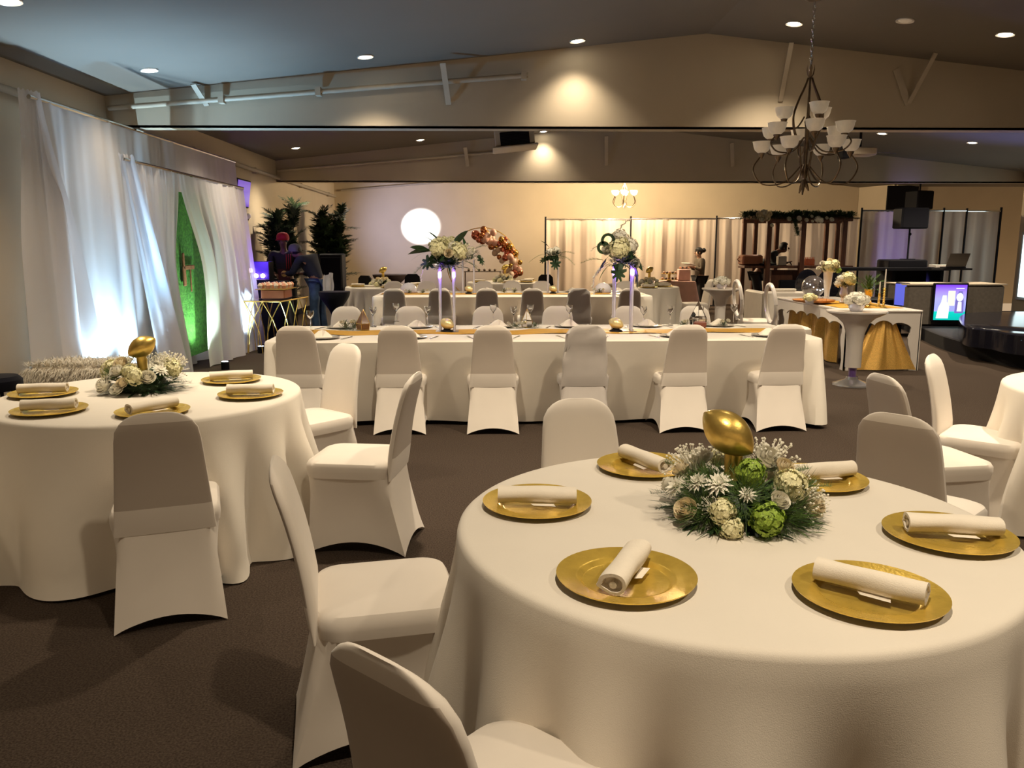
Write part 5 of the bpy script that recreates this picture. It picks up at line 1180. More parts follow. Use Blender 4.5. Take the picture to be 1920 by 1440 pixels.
for dx, dz, me, s_ in ((-.02, .05, HYD, .085), (-.10, .09, ROSE2, .045), (.06, .08, HYD, .07), (.0, .12, ROSE, .05), (.11, .04, ROSE2, .045), (-.15, .02, ROSE2, .04), (.13, .0, HYDG, .04), (.02, .02, HYD, .07)):
    flower(t, me, (dx, -.03, .42+dz), (dx*3, -.8, .6), s_)
obj('greenery', GREENS, t, (0, 0, .42), (0, 0, 0), (.17, .14, .10), kind='stuff')
t = vase_on(1580, 572, 10.9, .24, .09, 'cut glass vase with a cream hydrangea ball on the scalloped table', M_TUBE)
for dx, dz, me, s_ in ((.03, .08, HYD, .095), (-.06, .08, HYDW, .055), (-.09, .02, HYDW, .05), (-.02, .14, ROSE2, .03), (.08, .05, HYD, .06)): flower(t, me, (dx, -.02, .24+dz), (dx*3, -.8, .6), s_)
obj('greenery', GREENS, t, (0, 0, .22), (0, 0, 0), (.13, .12, .09), kind='stuff')
t = vase_on(1628, 570, 10.6, .20, .06, 'gold goblet vase with a loose green leafy spray on the scalloped table', M_GOLDS, [(.7, 0), (.7, .03), (.2, .08), (.18, .4), (.8, .6), (1, 1.0), (.9, 1.0)])
obj('greenery', greens_mesh(M_LEAF2, 33, 160, .30, .09, 1.1, 0.0, rad=.9), t, (0, 0, .16), (0, 0, 0), (.24, .16, .26), kind='stuff')
for k, (rx, ry, rz_) in enumerate(((0, -.6, 0), (0, -.5, 2.8), (0, -1.0, .3), (0, -.8, 3.2))): o = obj('fern_frond', FERN, t, (0, 0, .18), (rx, ry, rz_), .26)
t = vase_on(1625, 574, 10.2, .13, .085, 'sparkling faceted gold vase on the scalloped table', mat('faceted_gold', (.9, .62, .12), .12, metal=1.0, bump=1.0, bscale=70))
for i, (px, py0, py1, lab) in enumerate(((1656, 505, 578, 'taller'), (1647, 528, 576, 'shorter'))):
    Y = 10.1+.2*i; p = VY(px, py1, Y); zt_ = VY(px, py0, Y).z; t = thing('candle_holder', lab+' white taper candle in a gold beaded holder on the scalloped table', 'candle', (p.x, Y, ZT+.004)); hh_ = zt_-ZT; hb = hh_*.52
    mb = MB(); mb.lathe([(.04, 0), (.038, .01), (.01, .02)]+[(.008+.009*abs(math.sin(PI*7*q/28)), .02+(hb-.03)*q/28) for q in range(29)]+[(.015, hb)], 16, cap0=True, cap1=True); B('holder', mb, M_GOLDS, t)
    mb = MB(); mb.lathe([(.011, hb), (.007, hh_-.01), (.002, hh_)], 12, cap0=True, cap1=True); B('candle', mb, M_WHITEL, t)
tr = thing('wooden_platter', 'amber wooden platter with glasses on the scalloped table', 'platter', (VY(1525, 571, 10.9).x, 10.9, ZT+.008)); mb = MB(); mb.lathe([(.12, 0), (.26, .02), (.28, .045), (.25, .03), (.10, .012)], 32, cap0=True, cap1=True); B('dish', mb, M_WOODL, tr)
for k in range(4):
    mb = MB(); mb.lathe([(.03, 0), (.035, .08), (.033, .08), (.028, .006)], 14, cap0=True, cap1=True); o = B('tumbler', mb, M_GLASS, None, loc=(tr.location.x-.12+.08*k, 10.9-.02*k, ZT+.022)); tag(o, 'small clear tumbler on the amber platter', 'glass', 'tumblers on the amber platter')
bowl_flowers(1518, 570, 10.7, ZT+.01, .10, 'low bowl of yellow-green hydrangea at the left of the scalloped table', 6, .05, HYD)
# glass globe with fairy lights
p = VY(1523, 566, 11.9); t = thing('glass_globe', 'dark glass globe with a string of tiny white lights on the scalloped table', 'lantern', (p.x, 11.9, ZT+.006)); mb = MB(); mb.ball((0, 0, .17), .165, 24, 16); B('globe', mb, mat('smoked_glass', (.07, .06, .06), .03, spec=.9, coat=1.0), t)
for k in range(9):
    a_ = -2.6+k*.33; mb = MB(); mb.ball((.155*math.cos(a_), .155*math.sin(a_)-.015, .17+.05*math.cos(k*.8)), .006, 6, 4); B('fairy_light', mb, mat('fairy_glow', (1, 1, 1), .4, emit=(1, .95, .85), estr=12), t)
for i, (px, Y) in enumerate(((1522, 13.4), (1563, 13.3))):
    p = VY(px, 535, Y); t = thing('black_oval_chair', ['black oval-back chair beyond the scalloped table, behind the glass globe', 'black oval-back chair beyond the scalloped table, right of the tall white vase'][i], 'chair', (p.x, Y, 0), PI); zt_ = p.z
    mb = MB(); mb.lathe([(.002, -.02), (.8, -.018), (1.0, 0), (.8, .018), (.002, .02)], 24, cap0=True, cap1=True); B('backrest', mb, M_BLACKG, t, loc=(0, -.22, zt_), rot=(PI/2, 0, 0), scale=(.20, .26, 1))
    mb = MB(); mb.box((0, 0, .45), (.42, .42, .06), bev=.02); mb.box((-.1, -.2, .55), (.02, .02, .2)); mb.box((.1, -.2, .55), (.02, .02, .2)); B('seat', mb, M_BLACKG, t)
    for sx in (-.18, .18):
        for sy in (-.18, .18):
            mb = MB(); mb.tube([(sx, sy, 0), (sx, sy, .43)], .014, 6); B('leg', mb, M_BLACK, t)
# ================================================================== WOODEN BAR WITH GARLAND
YF, YBk = 16.3, 17.9
t = thing('pergola_bar', 'dark wooden pergola bar with tall posts in front of the white drapes', 'bar', (0, 0, 0)); zt = VY(1506, 414, YF).z
fx = [VY(px, 430, YF).x for px in (1442, 1506, 1583)]; bx = [VY(px, 430, YBk).x for px in (1396, 1417, 1457, 1550, 1571)]
for x in fx: mb = MB(); mb.box((x, YF, zt/2), (.10, .10, zt), bev=.008); B('post', mb, M_WOOD, t, False)
for x in bx: mb = MB(); mb.box((x, YBk, zt/2), (.085, .085, zt), bev=.008); B('post', mb, M_WOOD, t, False)
for Y, xa, xb in ((YF, fx[0]-.2, fx[2]+.15), (YBk, bx[0]-.05, bx[-1]+.2)): mb = MB(); mb.box(((xa+xb)/2, Y, zt+.04), (xb-xa, .10, .10), bev=.008); B('beam', mb, M_WOOD, t, False)
for i in range(7):
    u = i/6; mb = MB(); xa, xb = lerp(bx[0], bx[-1], u), lerp(fx[0]-.1, fx[2], u); mb.tube([(xa, YBk, zt+.10), (xb, YF, zt+.10)], .03, 4); B('rafter', mb, M_WOOD, t, False)
zc = VY(1520, 500, YF+.25).z
mb = MB(); mb.box(((fx[0]-.45+fx[2]+.25)/2, YF+.25, zc), (fx[2]-fx[0]+.7, .45, .05), bev=.008); B('counter_top', mb, M_WOOD, t, False)
mb = MB(); mb.box(((fx[0]+fx[1])/2+.1, YF+.30, zc/2-.03), (fx[1]-fx[0]-.1, .28, zc-.08)); B('counter_front', mb, M_WOOD, t, False)
mb = MB(); mb.box(((fx[0]+fx[2])/2, YF+.35, .25), (fx[2]-fx[0], .4, .03)); B('shelf', mb, M_WOOD, t, False)
rnd = random.Random(9); gt = thing('floral_garland', 'leafy garland with white flowers along the top of the wooden bar', 'garland', (0, 0, 0))
xa, xb = VY(1392, 410, YF).x, VY(1597, 410, YF).x
for i in range(20):
    x = lerp(xa, xb, (i+.5)/20); o = obj('greenery', GREENS, gt, (x, YF-.02+rnd.uniform(-.05, .05), zt+.045+rnd.uniform(-.02, .03)), (0, 0, i), (.23, .17, .19)); o['kind'] = 'stuff'
for k in range(4): o = obj('greenery', GREENS, gt, (VY(1487+2.5*k, 430, YF).x, YF-.06, zt-.05-.08*k), (0, 0, k), (.13-.015*k, .09, .13)); o['kind'] = 'stuff'
for px, py, me, s_ in ((1424, 404, ROSE, .08), (1437, 409, ROSE, .08), (1432, 399, ROSE2, .07), (1428, 412, ROSE2, .06), (1442, 402, ROSE, .06), (1479, 411, ROSE2, .05), (1498, 410, ROSE2, .055), (1512, 413, ROSE2, .045), (1522, 406, ROSE2, .035), (1523, 415, ROSE2, .03), (1533, 411, HYDW, .06), (1539, 413, HYDW, .05), (1559, 412, ROSE2, .05), (1550, 409, ROSE2, .035), (1447, 423, ROSE2, .04)):
    p = VY(px, py, YF-.19); flower(gt, me, p, (0, -1, .4), s_)
mm = mat('copper_vessel', (.26, .11, .06), .3, metal=.7)
p = VY(1407, 488, YF+.3); mb = MB(); mb.box((p.x, YF+.3, zc+.135), (.42, .34, .21), bev=.03); mb.tube([(p.x-.22, YF+.3, zc+.20), (p.x-.27, YF+.3, zc+.15), (p.x-.22, YF+.3, zc+.1)], .012, 6); o = B('drink_tub', mb, mm); tag(o, 'brown copper tub at the left end of the wooden bar counter', 'tub')
p = VY(1424, 497, YF+.2); t = thing('herb_box', 'tray of green garnish on the bar counter', 'greenery', (VY(1428, 497, YF+.2).x, YF+.2, zc+.03)); o = obj('greenery', GREENS, t, (.1, 0, 0), (0, 0, 0), (.2, .14, .1)); o['kind'] = 'stuff'
mb = MB(); mb.box((.1, 0, .02), (.34, .2, .04)); B('tray', mb, M_BLACK, t, False)
p = VY(1465, 488, YF+.15); mb = MB(); mb.box((p.x+.02, YF+.2, zc+.12), (.17, .15, .19), bev=.01); o = B('drink_dispenser', mb, mat('grey_plastic', (.22, .19, .16), .4)); tag(o, 'grey box-shaped dispenser on the bar counter beside the bending person', 'dispenser')
mb = MB(); q = VY(1477, 495, YF+.15); mb.tube([(q.x-.08, YF+.15, zc+.03), (q.x-.07, YF+.15, zc+.09), (q.x+.05, YF+.15, zc+.09), (q.x+.08, YF+.15, zc+.03)], .012, 6); o = B('bent_wire_caddy', mb, M_BLACK); tag(o, 'small dark bent wire caddy on the bar counter', 'caddy')
mo = mat('orange_bottle', (.55, .14, .06), .2, trans=.3)
for k in range(6):
    mb = MB(); mb.lathe([(.022, 0), (.024, .01), (.024, .11), (.010, .14), (.010, .165)], 12, cap0=True, cap1=True); p = VY(1510+3*k, 497, YF+.2); o = B('bottle', mb, mo, None, loc=(p.x, YF+.2, zc+.027)); tag(o, 'small orange bottle in the row on the right of the bar counter', 'bottle', 'orange bottles on the bar counter')
p = VY(1493, 545, YF+.1); mb = MB(); mb.box((p.x, YF+.05, .55), (.9, .12, .55), bev=.02); o = B('black_crate', mb, M_BLACK); o.location = (0, -.18, 0); tag(o, 'black case standing before the wooden bar', 'case')
# ================================================================== STAGE AND SOUND
def catmull(P, n=8):
    out = []
    for i in range(len(P)-1):
        p0, p1, p2, p3 = P[max(0, i-1)], P[i], P[i+1], P[min(len(P)-1, i+2)]
        for k in range(n):
            t = k/n; out.append(tuple(.5*((2*p1[j])+(-p0[j]+p2[j])*t+(2*p0[j]-5*p1[j]+4*p2[j]-p3[j])*t*t+(-p0[j]+3*p1[j]-3*p2[j]+p3[j])*t**3) for j in (0, 1)))
    out.append(tuple(P[-1])); return out
def platform(pts, z0, z1, name, label, m):
    mb = MB(); o_ = pts; c = Vector((9.5, 12)); n_ = len(o_)
    inn = [tuple(Vector(p)+(c-Vector(p)).normalized()*.02) for p in o_]
    mb.loft([[(x, y, z0) for x, y in o_], [(x, y, z1-.015) for x, y in o_], [(x, y, z1) for x, y in inn]], True, True)
    o = B(name, mb, m, None); tag(o, label, 'stage'); return o
low = [tuple(G(px, py).xy) for px, py in ((1693, 618), (1722, 634), (1760, 652), (1808, 668), (1860, 680), (1920, 692))]
Ylast = low[-1][1]; low = catmull([(low[0][0]+.3, low[0][1]+1.6)]+low+[(7.1, Ylast-1.0), (8.2, Ylast-2.0), (9.6, Ylast-2.4)])+[(10.6, Ylast-2.4), (10.6, 16.2), (8.4, 16.2)]
M_STAGE = mat('stage_carpet', (.012, .011, .013), .7, spec=.3)
platform(low, 0, .20, 'stage_step', 'low dark curved step around the stage at the right', M_STAGE)
up = [tuple(G(px, py, .45).xy) for px, py in ((1808, 610), (1860, 618), (1920, 628))]
up = [(u[0]+.12, u[1]+.25) for u in up]
up = catmull([(8.3, 13.05), (7.4, 12.6)]+[tuple(G(px, py, .45).xy+Vector((.0, 0))) for px, py in ((1809, 611), (1862, 619), (1920, 628))]+[(7.35, 8.9), (8.3, 8.1), (9.6, 7.8)])+[(10.5, 7.8), (10.5, 13.1)]
platform(up, .20, .45, 'stage_platform', 'glossy dark upper stage deck with a rounded front at the right edge', M_BLACKG)
M_BOOTH = mat('booth_fabric', (.13, .11, .09), .85, var=.1, vscale=20, bump=.1)
b0 = VY(1703, 535, 13.2); b1 = VY(1886, 535, 13.2)
t = thing('booth', 'long dark grey fabric-fronted booth with lit screens on the stage', 'booth', ((b0.x+b1.x)/2, 13.55, .20)); w = b1.x-b0.x; zt = b0.z-.2
mb = MB(); mb.box((0, 0, zt/2), (w, .7, zt), bev=.03); B('front_panel', mb, M_BOOTH, t); mb = MB(); mb.box((0, 0, zt+.01), (w+.04, .74, .02)); B('ledge', mb, M_STEEL, t, False)
def screen_mat():
    m = bpy.data.materials.new('party_picture'); m.use_nodes = True; nt = m.node_tree; b = nt.nodes['Principled BSDF']; L = nt.links.new
    tc = nt.nodes.new('ShaderNodeTexCoord'); sp = nt.nodes.new('ShaderNodeSeparateXYZ'); L(tc.outputs['Object'], sp.inputs[0])
    cr = nt.nodes.new('ShaderNodeValToRGB'); mr = nt.nodes.new('ShaderNodeMapRange'); mr.inputs[1].default_value = -.28; mr.inputs[2].default_value = .28; L(sp.outputs[2], mr.inputs[0]); L(mr.outputs[0], cr.inputs[0])
    e = cr.color_ramp.elements; e[0].color = (0, .35, .30, 1); e[0].position = .0; e[1].color = (.16, .04, .75, 1); e[1].position = 1
    for pos, c in ((.22, (0, .45, .38)), (.26, (.25, .28, .75)), (.6, (.30, .30, .62)), (.8, (.28, .20, .75))):
        x = cr.color_ramp.elements.new(pos); x.color = (*c, 1)
    L(cr.outputs[0], b.inputs['Emission Color']); b.inputs['Emission Strength'].default_value = .7; b.inputs['Base Color'].default_value = (0, 0, 0, 1); return m
p0 = VY(1757, 534, 13.1); p1 = VY(1806, 600, 13.1); wd = p1.x-p0.x; hd = p0.z-p1.z
t = thing('display_screen', 'bright upright screen with violet and green picture on the front of the grey booth', 'screen', ((p0.x+p1.x)/2, 13.10, (p0.z+p1.z)/2), R(-6))
mb = MB(); mb.box((0, .03, 0), (wd+.06, .05, hd+.06), bev=.01); B('bezel', mb, M_BLACK, t); mb = MB(); mb.box((0, 0, 0), (wd, .012, hd)); B('picture', mb, screen_mat(), t, False)
me1 = mat('picture_white', (0, 0, 0), .5, emit=(.80, .85, 1.0), estr=.6); me2 = mat('picture_dark', (0, 0, 0), .5, emit=(.12, .10, .30), estr=.8); me3 = mat('picture_cream', (0, 0, 0), .5, emit=(.70, .68, .45), estr=.8)
mb = MB()
mb.prism([(-.13*wd-.30*wd, -.45*hd), (.0*wd-.02, -.45*hd), (-.03*wd, -.12*hd), (-.12*wd, .02*hd), (-.14*wd, .2*hd), (-.26*wd, .2*hd), (-.30*wd, .0), (-.38*wd, -.15*hd)], -.012, -.007); B('pale_figure', mb, me1, t, False)
mb = MB(); mb.box((.02*wd, -.010, .12*hd), (.22*wd, .004, .42*hd)); B('cream_patch', mb, me3, t, False)
mb = MB(); mb.prism([(.15*wd, -.30*hd), (.44*wd, -.30*hd), (.42*wd, .05*hd), (.36*wd, .32*hd), (.24*wd, .32*hd), (.16*wd, .05*hd)], -.012, -.008); B('dark_figure', mb, me2, t, False)
mb = MB(); mb.ball((.29*wd, -.012, .15*hd), .055*wd*2, 12, 8, (1, .06, 1.3)); mb.prism([(.22*wd, -.25*hd), (.37*wd, -.25*hd), (.35*wd, .02*hd), (.24*wd, .02*hd)], -.016, -.013); mb.box((.28*wd, -.012, .40*hd), (.26*wd, .004, .02*hd)); B('pale_lettering', mb, me1, t, False)
p0 = VY(1691, 533, 13.3); p1 = VY(1701, 573, 13.3)
t = thing('display_screen', 'narrow blue-lit screen seen at an angle at the left end of the grey booth', 'screen', ((p0.x+p1.x)/2-.02, 13.4, (p0.z+p1.z)/2), R(-77)); hd = p0.z-p1.z
mb = MB(); mb.box((0, .03, 0), (.30, .05, hd+.05), bev=.01); B('bezel', mb, M_BLACK, t); mb = MB(); mb.box((0, 0, 0), (.25, .012, hd)); B('picture', mb, mat('blue_picture', (0, 0, 0), .4, emit=(.12, .14, .75), estr=.4), t, False)
pp = VY(1656, 600, 13.6); mb = MB(); mb.box((pp.x+.05, 13.9, .38), (.62, .5, .62), bev=.02); o = B('equipment_rack', mb, M_BLACK); o.location = (0, 0, -.07); tag(o, 'low black equipment rack left of the grey booth', 'rack')
# black console, tall speaker on pole, hung speaker
p0 = VY(1665, 487, 15.0); p1 = VY(1738, 487, 15.0); mb = MB(); mb.box(((p0.x+p1.x)/2, 15.2, p0.z/2), (p1.x-p0.x, .5, p0.z), bev=.02); o = B('console', mb, M_BLACK); tag(o, 'large black console box under the pole speaker', 'console')
p0 = VY(1578, 503, 14.6); p1 = VY(1780, 508, 14.6); mb = MB(); mb.box(((p0.x+p1.x)/2, 14.9, p0.z-.02), (p1.x-p0.x, .6, .05)); t = thing('black_counter', 'long black counter behind the booth and console', 'counter', (0, 0, 0)); B('counter_top', mb, M_BLACK, t, False)
for x in (p0.x+.1, (p0.x+p1.x)/2, p1.x-.1):
    mb = MB(); mb.box((x, 14.9, p0.z/2), (.06, .5, p0.z-.05)); B('leg', mb, M_BLACK, t, False)
p = VY(1708, 429, 15.3); pz = VY(1708, 390, 15.3).z; tt = thing('speaker_stand', 'black pole rising from the console to the tall speaker', 'speaker stand', (p.x-.02, 15.3, 0)); z0_ = VY(1700, 487, 15.0).z
mb = MB(); mb.tube([(0, 0, z0_), (0, 0, p.z+.02)], .018, 8); mb.box((0, 0, z0_+.006), (.2, .2, .012)); mb.ball((0.0, -.02, p.z-.10), .03, 8, 6); B('pole', mb, M_BLACK, tt)
speaker((p.x-.02, 15.3), .52, .36, pz-p.z, 'black loudspeaker on a tall pole before the violet-lit drape', p.z)
p = VY(1722, 393, 19.6); z_ = VY(1722, 358, 19.6).z; speaker((p.x, 19.6), .5, .4, z_-p.z, 'black loudspeaker hung high behind the pole speaker', p.z, .3)
mb = MB(); mb.tube([(p.x, 19.6, z_-.02), (p.x, 19.6, ceil_z(p.x))], .02, 6); o = B('hanging_bracket', mb, M_BLACK); tag(o, 'bracket holding the high loudspeaker under the ceiling', 'bracket')
p = VY(1800, 505, 13.7); t = thing('laptop_stand', 'black tray stand for the laptop behind the booth', 'stand', (p.x, 13.95, 0)); mb = MB(); mb.box((0, 0, p.z), (.50, .38, .03)); mb.tube([(-.03, 0, .2), (-.03, 0, p.z)], .015, 6); mb.box((-.03, 0, .215), (.3, .3, .03)); B('tray', mb, M_BLACK, t, False)
lt = thing('laptop', 'open dark laptop on the tray stand behind the booth', 'laptop', (p.x-.02, 13.92, p.z+.017)); mb = MB(); mb.box((0, -.03, .01), (.34, .22, .018), bev=.004); B('keyboard', mb, M_BLACK, lt)
mb = MB(); mb.loft([[(-.17, -.12, .02), (.17, -.12, .02), (.17, -.105, .02), (-.17, -.105, .02)], [(-.15, -.20, .25), (.19, -.20, .25), (.19, -.185, .25), (-.15, -.185, .25)]], True, True); B('lid', mb, mat('laptop_lid', (.035, .028, .026), .4), lt, False)
mb = MB(); q = VY(1772, 499, 14.7); mb.box((q.x, 14.75, q.z), (.42, .25, .05), bev=.005); o = B('white_mixer', mb, M_WHITE); o.location.z = VY(1578, 503, 14.6).z-q.z+.035; tag(o, 'flat white box on the black counter beside the laptop', 'box')
# ================================================================== CHANDELIERS
CY = 7.9; cx0 = on_ceiling(1527, 37); CXc = VY(1516, 200, CY).x; czt = ceil_z(CXc)
def zz_(py): return VY(1508, py, CY).z
t = thing('chandelier', 'large unlit bronze chandelier with three tiers of frosted bowl shades', 'chandelier', (CXc, CY, 0))
mb = MB(); mb.lathe([(.005, czt-.045), (.05, czt-.04), (.095, czt-.015), (.10, czt+.005)], 24, cap0=True); B('canopy', mb, M_BRONZE, t)
zc1 = zz_(142); mb = MB(); n_ = max(6, int((czt-zc1)/.045)); st_ = (czt-.04-zc1)/n_
for i in range(n_):
    zc = zc1+(i+.5)*st_; a_ = 0 if i % 2 else PI/2; pts = [(.012*math.cos(q)*math.cos(a_), .012*math.cos(q)*math.sin(a_), zc+st_*.66*math.sin(q)) for q in [2*PI*k/10 for k in range(11)]]
    mb.tube(pts, .0045, 5, False)
B('chain', mb, M_CHROME, t)
zb = zz_(340)
mb = MB(); mb.lathe([(.012, zb), (.03, zb+.05), (.018, zb+.12), (.02, zb+.5), (.03, zb+.55), (.012, zb+.6), (.010, zc1-.02), (.02, zc1)], 12, cap0=True, cap1=True); B('centre_stem', mb, M_BRONZE, t)
for k in range(6):
    a_ = k*PI/3+.2; c_, s_ = math.cos(a_), math.sin(a_)
    pr_ = [(.02, zc1-.02), (.05, zc1-.10), (.115, lerp(zc1, zb, .25)), (.15, lerp(zc1, zb, .38)), (.13, lerp(zc1, zb, .52)), (.07, lerp(zc1, zb, .66)), (.045, lerp(zc1, zb, .85)), (.02, zb+.04)]
    cr_ = catmull(pr_, 4); mb = MB(); mb.tube([(r_*c_, r_*s_, z) for r_, z in cr_], .0085, 6); B('cage_rod', mb, M_BRONZE, t)
    mb = MB(); mb.leaf((.01*c_, .01*s_, zc1-.02), (c_*.8, s_*.8, 1), (0, 0, 1), .11, .025, -.5, 3); B('leaf_ornament', mb, M_BRONZE, t)
for k in range(3):
    a_ = k*2.1; mb = MB(); mb.tube([(0, 0, zb+.02), (.03*math.cos(a_), .03*math.sin(a_), zb-.05), (.05*math.cos(a_), .05*math.sin(a_), zb-.09-.02*k)], [.018, .016, .006], 6); B('finial', mb, M_BRONZE, t)
sb = MB(); sb.lathe([(.012, -.012), (.045, .0), (.068, .022), (.080, .055), (.086, .088), (.092, .098), (.086, .097), (.076, .055), (.060, .024), (.01, .008)], 24, cap0=True); SH = sb.mesh('shade', M_FROST)
cb_ = MB(); cb_.lathe([(.006, -.065), (.012, -.05), (.028, -.028), (.034, -.008), (.02, -.004)], 12, cap0=True, cap1=True); CUP = cb_.mesh('shade_cup', M_BRONZE)
for ri, (n_, r_, py, a0, za, low_) in enumerate(((3, .215, 219, 2.7, .62, .10), (6, .35, 254, .35, .42, .16), (6, .405, 284, .85, .16, .30))):
    zs = zz_(py)
    for k in range(n_):
        a_ = a0+2*PI*k/n_; c_, s_ = math.cos(a_), math.sin(a_)
        z0_ = lerp(zb, zc1, za); prf = [(.03, z0_), (r_*.45, zs-low_*.95), (r_*.95, zs-low_), (r_*1.18, zs-low_*.55), (r_*1.05, zs-low_*.18), (r_, zs-.05)]
        mb = MB(); mb.tube([(q[0]*c_, q[0]*s_, q[1]) for q in catmull(prf, 5)], .0075, 6); arm = B('arm', mb, M_BRONZE, t)
        sh = obj('shade', SH, t, (r_*c_, r_*s_, zs)); obj('shade_cup', CUP, sh)
# lit chandelier at the back
YL = 19.3; pc = VY(1171, 365, YL); t = thing('chandelier', 'small lit chandelier with glowing shades near the back wall', 'chandelier', (pc.x, YL, 0)); zl = pc.z
czt2 = ceil_z(pc.x); mb = MB(); mb.tube([(0, 0, zl-.28), (0, 0, czt2)], .012, 6); mb.lathe([(.08, czt2-.03), (.09, czt2)], 16, cap0=True); B('centre_stem', mb, M_BRONZE, t)
M_LIT = mat('lit_shade', (1, .9, .7), .4, emit=(1.0, .80, .50), estr=4)
for k in range(6):
    a_ = k*PI/3+.3; c_, s_ = math.cos(a_), math.sin(a_); r_ = .25
    mb = MB(); mb.tube([(q[0]*c_, q[0]*s_, q[1]) for q in catmull([(.02, zl-.10), (.08, zl-.26), (.20, zl-.28), (.29, zl-.18), (r_, zl-.04)], 5)], .010, 6); B('arm', mb, M_BRONZE, t)
    mb = MB(); mb.tube([(q[0]*c_, q[0]*s_, q[1]) for q in catmull([(.02, zl+.22), (.07, zl+.12), (.09, zl), (.03, zl-.16)], 4)], .007, 5); B('cage_rod', mb, M_BRONZE, t)
    obj('shade', bpy.data.meshes['lit_shade_mesh'] if 'lit_shade_mesh' in bpy.data.meshes else sb.mesh('lit_shade_mesh', M_LIT), t, (r_*c_, r_*s_, zl), (0, 0, 0), .9)
point('chandelier_glow', (pc.x, YL-.05, zl+.30), 330, (1.0, .78, .48), .12); point('chandelier_glow', (pc.x, YL-.1, zl-.35), 25, (1.0, .78, .48), .12)
# ================================================================== PEOPLE
def skin_mesh(name, verts, edges, radii, m, sub=2):
    me = bpy.data.meshes.new(name); me.from_pydata([tuple(v) for v in verts], edges, []); o = bpy.data.objects.new(name, me); COL.objects.link(o)
    sm = o.modifiers.new('s', 'SKIN'); sm.use_smooth_shade = True
    for i, r_ in enumerate(radii):
        q = me.skin_vertices[0].data[i]; q.radius = (r_, r_) if not isinstance(r_, tuple) else r_; q.use_root = (i == 0)
    sb_ = o.modifiers.new('u', 'SUBSURF'); sb_.levels = sub; sb_.render_levels = sub
    dg = bpy.context.evaluated_depsgraph_get(); dg.update(); nm = bpy.data.meshes.new_from_object(o.evaluated_get(dg)); nm.name = name
    bpy.data.objects.remove(o); bpy.data.meshes.remove(me); nm.materials.clear(); nm.materials.append(m)
    nm.polygons.foreach_set('use_smooth', [True]*len(nm.polygons)); return nm
